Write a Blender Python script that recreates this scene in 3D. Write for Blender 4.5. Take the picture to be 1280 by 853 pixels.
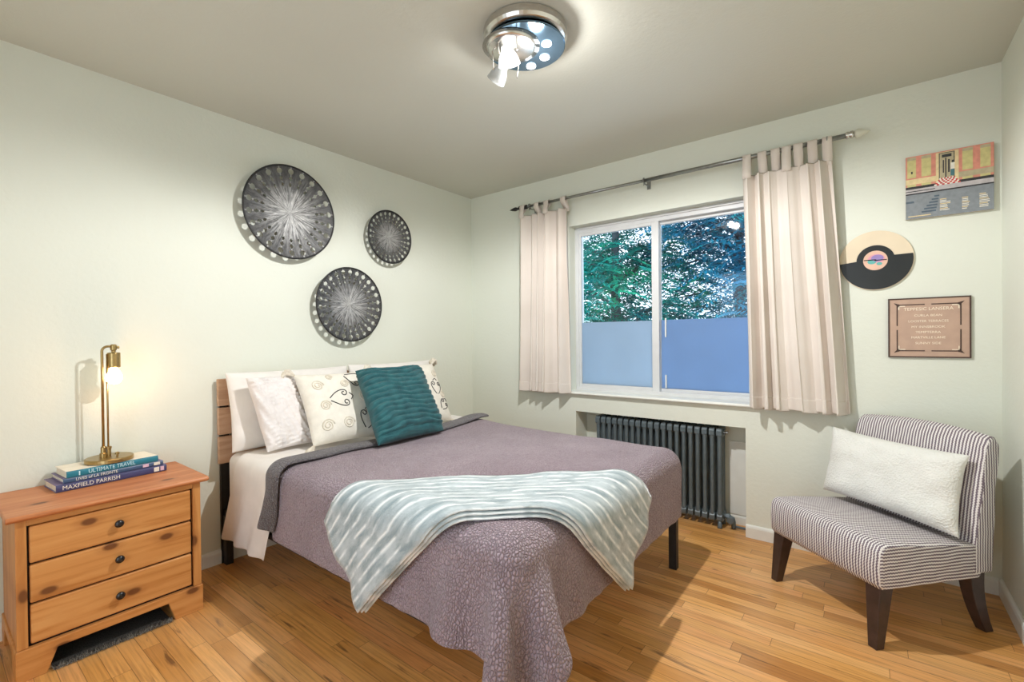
import bpy, bmesh, math, random
import numpy as np
from mathutils import Vector, Matrix, noise
PI = math.pi
random.seed(7)
scene = bpy.context.scene
COL = scene.collection
for o in list(bpy.data.objects):
    bpy.data.objects.remove(o)

# ------------------------------------------------------------------ camera, world, exposure
cd = bpy.data.cameras.new('camera')
cd.sensor_width = 36.0
cd.lens = 579.368 * 36.0 / 1280.0
cd.clip_start = 0.02
cam = bpy.data.objects.new('camera', cd)
COL.objects.link(cam)
_R = Vector((0.79172118, 0.61079952, -0.01007532))
_U = Vector((0.00349061, 0.01196947, 0.99992227))
_F = Vector((-0.61087264, 0.79169481, -0.00734442))
cm = Matrix((_R, _U, -_F)).transposed().to_4x4()
cm.translation = Vector((2.7952473, -3.04605048, 1.20663574))
cam.matrix_world = cm
scene.camera = cam

world = bpy.data.worlds.new('dusk_sky')
scene.world = world
world.use_nodes = True
bg = world.node_tree.nodes['Background']
bg.inputs['Color'].default_value = (0.80, 0.90, 1.0, 1)
bg.inputs['Strength'].default_value = 2.3

scene.view_settings.view_transform = 'Standard'
scene.view_settings.look = 'None'
scene.view_settings.gamma = 1.0
scene.view_settings.use_curve_mapping = False
scene.view_settings.exposure = 0.48
scene.cycles.max_bounces = 12
scene.cycles.diffuse_bounces = 8
scene.cycles.glossy_bounces = 4
scene.cycles.transparent_max_bounces = 16
scene.cycles.sample_clamp_indirect = 6.0
scene.cycles.caustics_reflective = False
scene.cycles.caustics_refractive = False

CEIL_POWER = 82.0
GLOW_POWER = 4.2
CEIL_COLOR = (1.0, 0.985, 0.965)
LAMP_POWER = 0.95
LAMP_COLOR = (1.0, 0.58, 0.30)

H = 2.44
W = 3.275
YN = -3.75

# ------------------------------------------------------------------ object helpers
ROOT = {}

def tag(o, label=None, cat=None, group=None, kind=None):
    if label: o['label'] = label
    if cat: o['category'] = cat
    if group: o['group'] = group
    if kind: o['kind'] = kind
    return o

def thing(name, label, cat, loc=(0, 0, 0), rotz=0.0, group=None):
    o = bpy.data.objects.new(name, None)
    o.empty_display_size = 0.05
    COL.objects.link(o)
    o.location = loc
    o.rotation_euler = (0, 0, rotz)
    ROOT[o.name] = Matrix.Translation(Vector(loc)) @ Matrix.Rotation(rotz, 4, 'Z')
    return tag(o, label, cat, group)

def obj(name, bm, m, parent=None, world=True, smooth=False, bevel=0, seg=2, subsurf=0, solid=0, label=None, weld=False):
    """link one mesh object; geometry is given in world space unless world=False (then parent-local)"""
    me = bpy.data.meshes.new(name)
    if parent is not None and world and parent.name in ROOT:
        bmesh.ops.transform(bm, matrix=ROOT[parent.name].inverted(), verts=bm.verts)
    bm.normal_update()
    bm.to_mesh(me)
    bm.free()
    for mm in (m if isinstance(m, (list, tuple)) else [m]):
        me.materials.append(mm)
    if smooth:
        for p in me.polygons:
            p.use_smooth = True
    o = bpy.data.objects.new(name, me)
    COL.objects.link(o)
    if parent is not None:
        o.parent = parent
        if parent.name in ROOT:
            ROOT[o.name] = ROOT[parent.name]
    if solid:
        s = o.modifiers.new('thick', 'SOLIDIFY'); s.thickness = solid; s.offset = 0
    if bevel:
        b = o.modifiers.new('bevel', 'BEVEL'); b.width = bevel; b.segments = seg; b.limit_method = 'ANGLE'
        b.angle_limit = math.radians(40)
        if hasattr(b, 'harden_normals'): b.harden_normals = False
    if subsurf:
        s = o.modifiers.new('sub', 'SUBSURF'); s.levels = subsurf; s.render_levels = subsurf
    if label: o['label'] = label
    return o

def struct(name, bm, m, **k):
    o = obj(name, bm, m, **k)
    o['kind'] = 'structure'
    return o

def copy_tree(o, parent=None):
    c = o.copy(); COL.objects.link(c)
    if parent is not None: c.parent = parent
    for ch in list(o.children):
        copy_tree(ch, c)
    return c

def NB(): return bmesh.new()

def box(bm, x0, y0, z0, x1, y1, z1, mi=0):
    vs = [bm.verts.new(p) for p in ((x0,y0,z0),(x1,y0,z0),(x1,y1,z0),(x0,y1,z0),(x0,y0,z1),(x1,y0,z1),(x1,y1,z1),(x0,y1,z1))]
    for f in ((3,2,1,0),(4,5,6,7),(0,1,5,4),(1,2,6,5),(2,3,7,6),(3,0,4,7)):
        fc = bm.faces.new([vs[i] for i in f]); fc.material_index = mi
    return bm

def frame_of(d):
    d = Vector(d).normalized()
    a = Vector((0, 0, 1)) if abs(d.z) < 0.9 else Vector((1, 0, 0))
    u = d.cross(a).normalized(); v = d.cross(u).normalized()
    return u, v

def ring(bm, c, u, v, r, n, r2=None):
    r2 = r if r2 is None else r2
    return [bm.verts.new(Vector(c) + u * (math.cos(2*PI*i/n) * r) + v * (math.sin(2*PI*i/n) * r2)) for i in range(n)]

def skin(bm, A, B, mi=0):
    n = len(A)
    for i in range(n):
        f = bm.faces.new((A[i], A[(i+1) % n], B[(i+1) % n], B[i])); f.material_index = mi

def cap(bm, A, mi=0):
    try:
        f = bm.faces.new(A); f.material_index = mi
    except ValueError:
        pass

def tube(bm, pts, r, n=10, caps=True):
    pts = [Vector(p) for p in pts]
    rs = r if isinstance(r, (list, tuple)) else [r] * len(pts)
    prev = None; u = v = None; first = None
    for i, p in enumerate(pts):
        d = (pts[min(i+1, len(pts)-1)] - pts[max(i-1, 0)]).normalized()
        if u is None: u, v = frame_of(d)
        else:
            u = (u - d * u.dot(d)).normalized(); v = d.cross(u).normalized()
        R = ring(bm, p, u, v, rs[i], n)
        if prev: skin(bm, prev, R)
        else: first = R
        prev = R
    if caps:
        cap(bm, first[::-1]); cap(bm, prev)
    bmesh.ops.recalc_face_normals(bm, faces=bm.faces)
    return bm

def lathe(bm, c, prof, n=32, axis='Z', closed=True):
    """prof: list of (radius, height) along axis from c"""
    c = Vector(c)
    ax = {'Z': (Vector((1,0,0)), Vector((0,1,0)), Vector((0,0,1))), 'X': (Vector((0,1,0)), Vector((0,0,1)), Vector((1,0,0))),
          'Y': (Vector((0,0,1)), Vector((1,0,0)), Vector((0,1,0)))}[axis] if isinstance(axis, str) else axis
    prev = None; first = None
    for r, h in prof:
        R = ring(bm, c + ax[2] * h, ax[0], ax[1], max(r, 1e-5), n)
        if prev: skin(bm, prev, R)
        else: first = R
        prev = R
    if closed:
        cap(bm, first[::-1]); cap(bm, prev)
    bmesh.ops.recalc_face_normals(bm, faces=bm.faces)
    return bm

def prism(bm, poly, a0, a1, axis='X', mi=0):
    """extrude a polygon; axis X: poly is (y,z); axis Y: poly is (x,z); axis Z: poly is (x,y)"""
    def P(q, a):
        return {'X': (a, q[0], q[1]), 'Y': (q[0], a, q[1]), 'Z': (q[0], q[1], a)}[axis]
    A = [bm.verts.new(P(q, a0)) for q in poly]; B = [bm.verts.new(P(q, a1)) for q in poly]
    skin(bm, A, B, mi); cap(bm, A[::-1], mi); cap(bm, B, mi)
    bmesh.ops.recalc_face_normals(bm, faces=bm.faces)
    return bm

def grid_mesh(bm, G, mask=None, uv=None, mi=0, wrap=False):
    nx, ny = len(G), len(G[0])
    V = [[bm.verts.new(G[i][j]) if mask is None or not mask[i][j] else None for j in range(ny)] for i in range(nx)]
    ul = bm.loops.layers.uv.verify() if uv is not None else None
    for i in range(nx - 1):
        for j in range(ny - 1):
            q = (V[i][j], V[i+1][j], V[i+1][j+1], V[i][j+1])
            if None in q: continue
            f = bm.faces.new(q); f.material_index = mi
            if ul:
                for l, (a, b) in zip(f.loops, ((i,j),(i+1,j),(i+1,j+1),(i,j+1))):
                    l[ul].uv = uv[a][b]
    return V

def text_bm(s, size, depth, M, align='LEFT', squash=1.0):
    cu = bpy.data.curves.new('lettering', 'FONT')
    cu.body = s; cu.size = size; cu.extrude = depth; cu.align_x = align; cu.align_y = 'CENTER'; cu.resolution_u = 3
    to = bpy.data.objects.new('lettering', cu)
    COL.objects.link(to)
    bpy.context.view_layer.update()
    dg = bpy.context.evaluated_depsgraph_get()
    me = bpy.data.meshes.new_from_object(to.evaluated_get(dg))
    bm = bmesh.new(); bm.from_mesh(me)
    bpy.data.objects.remove(to); bpy.data.curves.remove(cu); bpy.data.meshes.remove(me)
    bmesh.ops.transform(bm, matrix=M @ Matrix.Diagonal((squash, 1, 1, 1)), verts=bm.verts)
    return bm

def basis(o, x, y):
    x = Vector(x).normalized(); y = Vector(y).normalized(); z = x.cross(y)
    m = Matrix((x, y, z)).transposed().to_4x4(); m.translation = Vector(o)
    return m

# ------------------------------------------------------------------ materials
class NT:
    def __init__(s, name):
        s.m = bpy.data.materials.new(name); s.m.use_nodes = True
        s.t = s.m.node_tree; s.n = s.t.nodes; s.l = s.t.links
        s.p = s.n['Principled BSDF']; s.out = s.n['Material Output']
    def add(s, typ, **k):
        nd = s.n.new(typ)
        for a, b in k.items(): setattr(nd, a, b)
        return nd
    def link(s, a, b): s.l.new(a, b)
    def val(s, sock, v):
        if hasattr(v, 'links') or hasattr(v, 'is_linked'): s.link(v, sock)
        else: sock.default_value = v
    def math(s, op, a, b=0.0, c=0.0, clamp=False):
        nd = s.add('ShaderNodeMath', operation=op, use_clamp=clamp)
        s.val(nd.inputs[0], a); s.val(nd.inputs[1], b)
        if len(nd.inputs) > 2: s.val(nd.inputs[2], c)
        return nd.outputs[0]
    def coord(s, which='Object', scale=(1,1,1), rot=(0,0,0)):
        tc = s.add('ShaderNodeTexCoord'); mp = s.add('ShaderNodeMapping')
        mp.inputs['Scale'].default_value = scale; mp.inputs['Rotation'].default_value = rot
        s.link(tc.outputs[which], mp.inputs[0]); return mp.outputs[0]
    def noise(s, vec, scale, detail=3.0, rough=0.5, dist=0.0):
        nd = s.add('ShaderNodeTexNoise')
        s.link(vec, nd.inputs['Vector']); nd.inputs['Scale'].default_value = scale
        nd.inputs['Detail'].default_value = detail; nd.inputs['Roughness'].default_value = rough
        nd.inputs['Distortion'].default_value = dist
        return nd.outputs[0]
    def voro(s, vec, scale, feature='F1'):
        nd = s.add('ShaderNodeTexVoronoi', feature=feature)
        s.link(vec, nd.inputs['Vector']); nd.inputs['Scale'].default_value = scale
        return nd.outputs['Distance']
    def ramp(s, fac, stops, interp='LINEAR'):
        nd = s.add('ShaderNodeValToRGB'); cr = nd.color_ramp; cr.interpolation = interp
        while len(cr.elements) < len(stops): cr.elements.new(0.5)
        for e, (p, c) in zip(cr.elements, stops):
            e.position = p; e.color = (c if len(c) == 4 else (*c, 1))
        s.link(fac, nd.inputs[0]); return nd.outputs[0]
    def mix(s, fac, a, b, mode='MIX'):
        nd = s.add('ShaderNodeMix', data_type='RGBA', blend_type=mode)
        s.val(nd.inputs[0], fac); s.val(nd.inputs[6], a if not isinstance(a, tuple) else (*a[:3], 1))
        s.val(nd.inputs[7], b if not isinstance(b, tuple) else (*b[:3], 1))
        return nd.outputs[2]
    def bump(s, height, strength=0.3, dist=0.01, prev=None):
        nd = s.add('ShaderNodeBump'); nd.inputs['Strength'].default_value = strength; nd.inputs['Distance'].default_value = dist
        s.link(height, nd.inputs['Height'])
        if prev is not None: s.link(prev, nd.inputs['Normal'])
        s.link(nd.outputs[0], s.p.inputs['Normal']); return nd.outputs[0]
    def base(s, c, rough=0.6, metal=0.0, spec=0.5):
        s.val(s.p.inputs['Base Color'], c if not isinstance(c, tuple) else (*c[:3], 1))
        s.val(s.p.inputs['Roughness'], rough); s.p.inputs['Metallic'].default_value = metal
        s.p.inputs['Specular IOR Level'].default_value = spec
        return s.m

def plain(name, c, rough=0.6, metal=0.0, spec=0.5, vary=0.08, vs=12.0, bump=0.0, bs=80.0):
    t = NT(name); v = t.coord('Object')
    n = t.noise(v, vs, 3)
    a = tuple(x * (1 - vary) for x in c); b = tuple(min(1, x * (1 + vary)) for x in c)
    col = t.ramp(n, [(0.3, a), (0.7, b)])
    t.base(col, rough, metal, spec)
    if bump: t.bump(t.noise(v, bs, 2), bump, 0.004)
    return t.m

def paint(name, c, bs=55.0, strength=0.25):
    t = NT(name); v = t.coord('Object')
    n = t.noise(v, 1.6, 3)
    col = t.ramp(n, [(0.25, tuple(x*0.97 for x in c)), (0.75, c)])
    t.base(col, 0.62, 0, 0.3)
    h = t.math('ADD', t.noise(v, bs, 3, 0.6), t.math('MULTIPLY', t.noise(v, bs*0.3, 2), 0.6))
    t.bump(h, strength, 0.006)
    return t.m

M_wall = paint('wall_paint', (0.725, 0.752, 0.675), 48, 0.22)
M_ceil = paint('ceiling_paint', (0.60, 0.605, 0.54), 70, 0.16)
M_trim = plain('white_trim_paint', (0.76, 0.77, 0.73), 0.4, vary=0.03)
M_frame = plain('window_vinyl', (0.62, 0.63, 0.64), 0.35, vary=0.03)
M_dark = plain('shadow_gap_black', (0.015, 0.012, 0.01), 0.7)
M_blackmetal = plain('black_powder_coat', (0.022, 0.021, 0.021), 0.42, 0.3, vary=0.15, vs=40)
M_iron = plain('radiator_slate_paint', (0.115, 0.148, 0.168), 0.38, 0.1, vary=0.12, vs=30, bump=0.12, bs=120)
M_nickel = plain('brushed_nickel', (0.62, 0.60, 0.57), 0.24, 1.0, vary=0.06, vs=60)
M_rod = plain('steel_rod', (0.30, 0.31, 0.30), 0.3, 0.9, vary=0.1, vs=50)
M_brass = plain('antique_brass', (0.42, 0.30, 0.13), 0.3, 1.0, vary=0.1, vs=60)
M_espresso = plain('espresso_wood', (0.045, 0.026, 0.022), 0.35, vary=0.25, vs=25)
M_knob = plain('black_knob', (0.012, 0.011, 0.012), 0.25)
M_white = plain('white_cotton', (0.80, 0.77, 0.74), 0.85, spec=0.2, vary=0.04, bump=0.25, bs=14)
M_linen = plain('cream_linen', (0.80, 0.76, 0.68), 0.85, spec=0.2, vary=0.05, vs=30, bump=0.3, bs=260)
M_page = plain('book_pages', (0.78, 0.74, 0.64), 0.8, vary=0.06, vs=90)

def floor_mat():
    t = NT('honey_oak_strip_floor'); v = t.coord('Object')
    s = t.add('ShaderNodeSeparateXYZ'); t.link(v, s.inputs[0])
    x, y = s.outputs[0], s.outputs[1]
    ry = t.math('DIVIDE', y, 0.057); row = t.math('FLOOR', ry); fy = t.math('FRACT', ry)
    w1 = t.add('ShaderNodeTexWhiteNoise', noise_dimensions='1D'); t.link(row, w1.inputs['W'])
    xo = t.math('DIVIDE', t.math('ADD', x, t.math('MULTIPLY', w1.outputs[0], 7.0)), 0.72)
    col = t.math('FLOOR', xo); fx = t.math('FRACT', xo)
    cb = t.add('ShaderNodeCombineXYZ'); t.link(row, cb.inputs[0]); t.link(col, cb.inputs[1])
    w2 = t.add('ShaderNodeTexWhiteNoise', noise_dimensions='2D'); t.link(cb.outputs[0], w2.inputs['Vector'])
    board = t.ramp(w2.outputs[0], [(0.0, (0.475, 0.199, 0.047)), (0.3, (0.668, 0.326, 0.087)), (0.65, (0.796, 0.419, 0.139)), (0.85, (0.719, 0.319, 0.108)), (1.0, (0.873, 0.492, 0.185))])
    # grain runs along the boards
    sh = t.add('ShaderNodeVectorMath', operation='MULTIPLY_ADD')
    t.link(cb.outputs[0], sh.inputs[0]); sh.inputs[1].default_value = (3.7, 5.1, 0); t.link(v, sh.inputs[2])
    mp = t.add('ShaderNodeMapping'); mp.inputs['Scale'].default_value = (2.2, 60, 1); t.link(sh.outputs[0], mp.inputs[0])
    g = t.noise(mp.outputs[0], 1.6, 5, 0.6, 0.6)
    c1 = t.mix(t.math('MULTIPLY', t.ramp(g, [(0.42, (0,0,0)), (0.68, (1,1,1))]), 0.5), board, (0.25, 0.10, 0.028))
    mp2 = t.add('ShaderNodeMapping'); mp2.inputs['Scale'].default_value = (1.8, 16, 1); t.link(sh.outputs[0], mp2.inputs[0])
    st = t.noise(mp2.outputs[0], 2.0, 4, 0.55, 0.3)
    c2 = t.mix(t.math('MULTIPLY', t.ramp(st, [(0.625, (0,0,0)), (0.70, (1,1,1))]), 0.8), c1, (0.10, 0.035, 0.012))
    # light wear patches, strengthened to paint in the paleness of the lit floor
    wn = t.noise(v, 2.3, 3)
    c3 = t.mix(t.math('MULTIPLY', t.ramp(wn, [(0.40, (0,0,0)), (0.70, (1,1,1))]), 0.32), c2, (0.86, 0.56, 0.31))
    ey = t.math('MINIMUM', fy, t.math('SUBTRACT', 1.0, fy)); ex = t.math('MULTIPLY', t.math('MINIMUM', fx, t.math('SUBTRACT', 1.0, fx)), 12.6)
    e = t.math('MINIMUM', ey, ex)
    gap = t.math('LESS_THAN', e, 0.018)
    c4 = t.mix(t.math('MULTIPLY', gap, 0.62), c3, (0.07, 0.028, 0.01))
    t.base(c4, t.math('ADD', 0.27, t.math('MULTIPLY', g, 0.16)), 0, 0.45)
    t.bump(t.math('SUBTRACT', t.math('MULTIPLY', g, 0.2), t.math('MULTIPLY', gap, 0.8)), 0.25, 0.002)
    return t.m
M_floor = floor_mat()

def pine(name, c0, c1, c2, axis=1, knots=True, flat_ax=0):
    t = NT(name)
    sc = [26, 26, 26]; sc[axis] = 2.2
    v = t.coord('Object', tuple(sc)); g = t.noise(v, 1.0, 5, 0.55, 0.9)
    col = t.ramp(g, [(0.30, c0), (0.5, c1), (0.72, c2)])
    if knots:
        sp = t.add('ShaderNodeSeparateXYZ'); t.link(t.coord('Object', tuple(0.55 if i == axis else 1.0 for i in range(3))), sp.inputs[0])
        cbn = t.add('ShaderNodeCombineXYZ'); ia, ib = [i for i in range(3) if i != flat_ax]
        t.link(sp.outputs[ia], cbn.inputs[0]); t.link(sp.outputs[ib], cbn.inputs[1])
        vn = t.add('ShaderNodeTexVoronoi', voronoi_dimensions='2D'); t.link(cbn.outputs[0], vn.inputs['Vector']); vn.inputs['Scale'].default_value = 6.3
        k = vn.outputs['Distance']
        col = t.mix(t.ramp(k, [(0.06, (1,1,1)), (0.10, (0,0,0))]), col, (0.10, 0.035, 0.012))
        col = t.mix(t.math('MULTIPLY', t.ramp(k, [(0.09, (1,1,1)), (0.20, (0,0,0))]), 0.35), col, (0.28, 0.10, 0.03))
    t.base(col, 0.42, 0, 0.4); t.bump(g, 0.12, 0.003)
    return t.m
M_pine = pine('honey_pine', (0.43, 0.165, 0.040), (0.56, 0.25, 0.075), (0.63, 0.31, 0.105))
M_pinev = pine('honey_pine_upright', (0.41, 0.155, 0.040), (0.53, 0.235, 0.07), (0.60, 0.29, 0.095), axis=2)
M_pinetop = pine('red_pine_top', (0.40, 0.13, 0.04), (0.52, 0.19, 0.07), (0.60, 0.26, 0.11), flat_ax=2)
M_slat = pine('headboard_plank', (0.42, 0.25, 0.15), (0.54, 0.34, 0.22), (0.62, 0.42, 0.29), knots=False)

def quilt_mat(name, c0, c1, c2):
    t = NT(name); v = t.coord('Object', (1, 1, 0.7))
    wob = t.add('ShaderNodeTexNoise'); t.link(v, wob.inputs['Vector']); wob.inputs['Scale'].default_value = 14
    off = t.add('ShaderNodeVectorMath', operation='MULTIPLY_ADD'); t.link(wob.outputs['Color'], off.inputs[0])
    off.inputs[1].default_value = (0.012, 0.012, 0.012); t.link(v, off.inputs[2])
    e = t.add('ShaderNodeTexVoronoi', feature='DISTANCE_TO_EDGE'); t.link(off.outputs[0], e.inputs['Vector']); e.inputs['Scale'].default_value = 108
    d = t.ramp(e.outputs['Distance'], [(0.0, (0,0,0)), (0.22, (0.75,0.75,0.75)), (0.5, (1,1,1))])
    n = t.noise(v, 5, 3)
    col = t.ramp(n, [(0.3, c0), (0.7, c1)])
    col = t.mix(t.ramp(e.outputs['Distance'], [(0.0, (0.65,0.65,0.65)), (0.15, (0,0,0))]), col, c2)  # shade in the creases between pebbles is put into the colour
    t.base(col, 0.7, 0, 0.35)
    t.p.inputs['Sheen Weight'].default_value = 0.25
    t.p.inputs['Sheen Roughness'].default_value = 0.4
    wr = t.noise(t.coord('Object', (1, 1, 0.12)), 34, 2)
    t.bump(t.math('ADD', t.math('MULTIPLY', d, 0.7), wr), 0.9, 0.011)
    return t.m
M_quilt = quilt_mat('mauve_quilt', (0.365, 0.275, 0.325), (0.445, 0.345, 0.40), (0.13, 0.085, 0.10))
M_quilt_rev = quilt_mat('grey_quilt_reverse', (0.15, 0.135, 0.145), (0.205, 0.185, 0.20), (0.07, 0.06, 0.065))

def throw_mat():
    t = NT('striped_plush_throw')
    tc = t.add('ShaderNodeTexCoord'); s = t.add('ShaderNodeSeparateXYZ'); t.link(tc.outputs['UV'], s.inputs[0])
    u, w = s.outputs[0], s.outputs[1]
    n = t.noise(tc.outputs['UV'], 7, 3)
    ww = t.math('ADD', w, t.math('MULTIPLY', t.math('SUBTRACT', n, 0.5), 0.035))
    f = t.math('FRACT', t.math('MULTIPLY', ww, 9.5))
    line = t.math('SUBTRACT', 1.0, t.math('MULTIPLY', t.math('ABSOLUTE', t.math('SUBTRACT', f, 0.5)), 4.4), clamp=True)
    mp = t.add('ShaderNodeMapping'); mp.inputs['Scale'].default_value = (16, 9.5, 1); t.link(tc.outputs['UV'], mp.inputs[0])
    br = t.ramp(t.noise(mp.outputs[0], 1.0, 2), [(0.38, (0.15,0.15,0.15)), (0.55, (1,1,1))])
    fac = t.math('MULTIPLY', line, br)
    pile = t.noise(tc.outputs['UV'], 10, 4, 0.6)
    ground = t.ramp(pile, [(0.36, (0.25, 0.315, 0.345)), (0.62, (0.47, 0.53, 0.56))])
    col = t.mix(fac, ground, (0.86, 0.89, 0.90))
    t.base(col, 0.6, 0, 0.35)
    t.p.inputs['Sheen Weight'].default_value = 0.6; t.p.inputs['Sheen Roughness'].default_value = 0.3
    h = t.math('ADD', t.math('MULTIPLY', fac, -0.5), t.noise(t.coord('Object'), 160, 2))
    t.bump(h, 0.4, 0.006)
    return t.m
M_throw = throw_mat()

def chair_mat():
    t = NT('striped_chair_fabric')
    tc = t.add('ShaderNodeTexCoord'); s = t.add('ShaderNodeSeparateXYZ'); t.link(tc.outputs['UV'], s.inputs[0])
    o = t.coord('Object')
    wig = t.math('SUBTRACT', t.noise(o, 9, 2), 0.5)
    k = t.math('MULTIPLY', t.math('ADD', s.outputs[0], t.math('MULTIPLY', wig, 0.012)), 2*PI/0.0125)
    # little scallops along every stripe
    sc = t.math('MULTIPLY', t.math('SINE', t.math('MULTIPLY', s.outputs[1], 2*PI/0.012)), 0.55)
    w = t.math('SINE', t.math('ADD', k, sc))
    col = t.ramp(t.math('MULTIPLY_ADD', w, 0.5, 0.5), [(0.40, (0.17, 0.135, 0.165)), (0.60, (0.76, 0.73, 0.73))])
    t.base(col, 0.8, 0, 0.2)
    t.bump(t.math('ADD', w, t.noise(o, 300, 2)), 0.3, 0.002)
    return t.m
M_chair = chair_mat()

def curtain_mat():
    t = NT('cream_curtain_cotton'); o = t.coord('Object')
    n = t.noise(o, 3, 2)
    col = t.ramp(n, [(0.3, (0.66, 0.595, 0.54)), (0.7, (0.73, 0.67, 0.615))])
    t.base(col, 0.8, 0, 0.2)
    t.bump(t.noise(t.coord('Object', (300, 300, 40)), 1, 2), 0.12, 0.002)
    return t.m
M_curt = curtain_mat()

def teal_mat():
    t = NT('teal_ruched_cotton'); o = t.coord('Object')
    col = t.ramp(t.noise(o, 25, 4), [(0.3, (0.009, 0.065, 0.078)), (0.7, (0.022, 0.12, 0.135))])
    t.base(col, 0.75, 0, 0.3); t.p.inputs['Sheen Weight'].default_value = 0.2
    t.bump(t.noise(t.coord('Object', (60, 260, 260)), 1, 2), 0.35, 0.004)
    return t.m
M_teal = teal_mat()

def knit_mat():
    t = NT('white_knit'); o = t.coord('Object')
    col = t.ramp(t.noise(o, 8, 2), [(0.3, (0.73, 0.74, 0.71)), (0.7, (0.80, 0.805, 0.78))])
    t.base(col, 0.85, 0, 0.2)
    t.bump(t.math('ADD', t.voro(o, 130), t.math('MULTIPLY', t.noise(o, 30, 2), 0.8)), 0.5, 0.006)
    return t.m
M_knit = knit_mat()

def emis(name, c, strength):
    t = NT(name); t.base(c, 0.4)
    t.p.inputs['Emission Color'].default_value = (*c, 1); t.p.inputs['Emission Strength'].default_value = strength
    n = t.noise(t.coord('Object'), 20, 1)
    t.link(t.math('MULTIPLY_ADD', n, strength*0.05, strength), t.p.inputs['Emission Strength'])
    return t.m
M_spot = emis('lit_spot_lens', (0.93, 0.97, 1.0), 3.5)
M_bulb = emis('lit_clear_bulb', (1.0, 0.84, 0.58), 4.0)
def frost_mat(name, em):
    t = NT(name)
    t.base((0.45, 0.47, 0.47), 0.3)
    t.p.inputs['Emission Color'].default_value = (1.0, 0.98, 0.92, 1); t.p.inputs['Emission Strength'].default_value = em
    n = t.noise(t.coord('Object'), 30, 1)
    tr = t.add('ShaderNodeBsdfTransparent')
    mx = t.add('ShaderNodeMixShader'); t.link(t.math('MULTIPLY_ADD', n, 0.1, 0.45), mx.inputs[0])
    t.link(t.p.outputs[0], mx.inputs[1]); t.link(tr.outputs[0], mx.inputs[2]); t.link(mx.outputs[0], t.out.inputs[0])
    return t.m
M_dimglass = frost_mat('frosted_white_glass', 0.0)
M_litglass = frost_mat('lit_frosted_glass', 1.6)
M_mirror = plain('blue_smoked_mirror', (0.10, 0.17, 0.24), 0.12, 0.85, vary=0.08)

def pane_mat():
    t = NT('window_glass')
    tr = t.add('ShaderNodeBsdfTransparent'); tr.inputs[0].default_value = (0.93, 0.97, 1.0, 1)
    gl = t.add('ShaderNodeBsdfGlossy'); gl.inputs['Roughness'].default_value = 0.02
    fr = t.add('ShaderNodeFresnel'); fr.inputs[0].default_value = 1.35
    mx = t.add('ShaderNodeMixShader'); t.link(fr.outputs[0], mx.inputs[0]); t.link(tr.outputs[0], mx.inputs[1]); t.link(gl.outputs[0], mx.inputs[2])
    t.link(mx.outputs[0], t.out.inputs[0]); return t.m
M_pane = pane_mat()

def film_mat(name, c, k):
    t = NT(name)
    n = t.noise(t.coord('Object'), 3.0, 2)
    col = t.ramp(n, [(0.3, tuple(x*0.93 for x in c)), (0.7, c)])
    tl = t.add('ShaderNodeBsdfTranslucent'); t.link(col, tl.inputs[0])
    df = t.add('ShaderNodeBsdfDiffuse'); t.link(col, df.inputs[0])
    mx = t.add('ShaderNodeMixShader'); mx.inputs[0].default_value = k
    t.link(df.outputs[0], mx.inputs[2]); t.link(tl.outputs[0], mx.inputs[1]); t.link(mx.outputs[0], t.out.inputs[0])
    return t.m
M_film = film_mat('frosted_privacy_film', (0.66, 0.76, 0.86), 0.2)
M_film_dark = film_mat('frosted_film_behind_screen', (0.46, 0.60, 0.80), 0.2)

def leaf_mat(name, a, b, c):
    t = NT(name); o = t.coord('Object')
    col = t.ramp(t.noise(o, 2.2, 3), [(0.3, a), (0.55, b), (0.75, c)])
    t.base(col, 0.35, 0, 0.5)
    tl = t.add('ShaderNodeBsdfTranslucent'); t.link(col, tl.inputs[0])
    mx = t.add('ShaderNodeMixShader'); mx.inputs[0].default_value = 0.35
    t.link(t.p.outputs[0], mx.inputs[1]); t.link(tl.outputs[0], mx.inputs[2]); t.link(mx.outputs[0], t.out.inputs[0])
    return t.m
M_leafA = leaf_mat('green_leaves', (0.012, 0.20, 0.26), (0.02, 0.36, 0.28), (0.04, 0.55, 0.22))
M_leafB = leaf_mat('teal_leaves', (0.012, 0.17, 0.33), (0.02, 0.25, 0.38), (0.03, 0.38, 0.34))
M_bark = plain('grey_bark', (0.10, 0.12, 0.14), 0.9, vary=0.3, vs=20, bump=0.5, bs=40)

# ------------------------------------------------------------------ room shell
WX0, WX1, WZ0, WZ1 = 1.0, 2.26, 0.79, 2.04        # window opening
NX0, NX1, NZ1, ND = 1.045, 2.205, 0.65, 0.17      # radiator niche
struct('floor', box(NB(), -0.2, YN-0.2, -0.1, W+0.2, 0.22, 0.0), M_floor)
struct('ceiling', box(NB(), -0.2, YN-0.2, H, W+0.2, 0.22, H+0.1), M_ceil)
struct('wall_left', box(NB(), -0.2, YN-0.2, 0, 0, 0.22, H), M_wall)
struct('wall_right', box(NB(), W, YN-0.2, 0, W+0.2, 0.22, H), M_wall)
b = NB()
box(b, 0, YN-0.2, 0, 1.05, YN, H); box(b, 2.45, YN-0.2, 0, W, YN, H); box(b, 1.05, YN-0.2, 2.1, 2.45, YN, H)  # unseen doorway gap, added so daylight fills the room from behind the camera
struct('wall_near', b, M_wall)
b = NB()
box(b, 0, 0, 0, WX0, 0.22, H)
box(b, WX1, 0, 0, W, 0.22, H)
box(b, WX0, 0, WZ1, WX1, 0.22, H)
box(b, WX0, 0, NZ1, WX1, 0.22, WZ0)
box(b, WX0, 0, 0, NX0, 0.22, NZ1)
box(b, NX1, 0, 0, WX1, 0.22, NZ1)
box(b, NX0, ND, 0, NX1, 0.22, NZ1)
struct('wall_far', b, M_wall)

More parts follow.
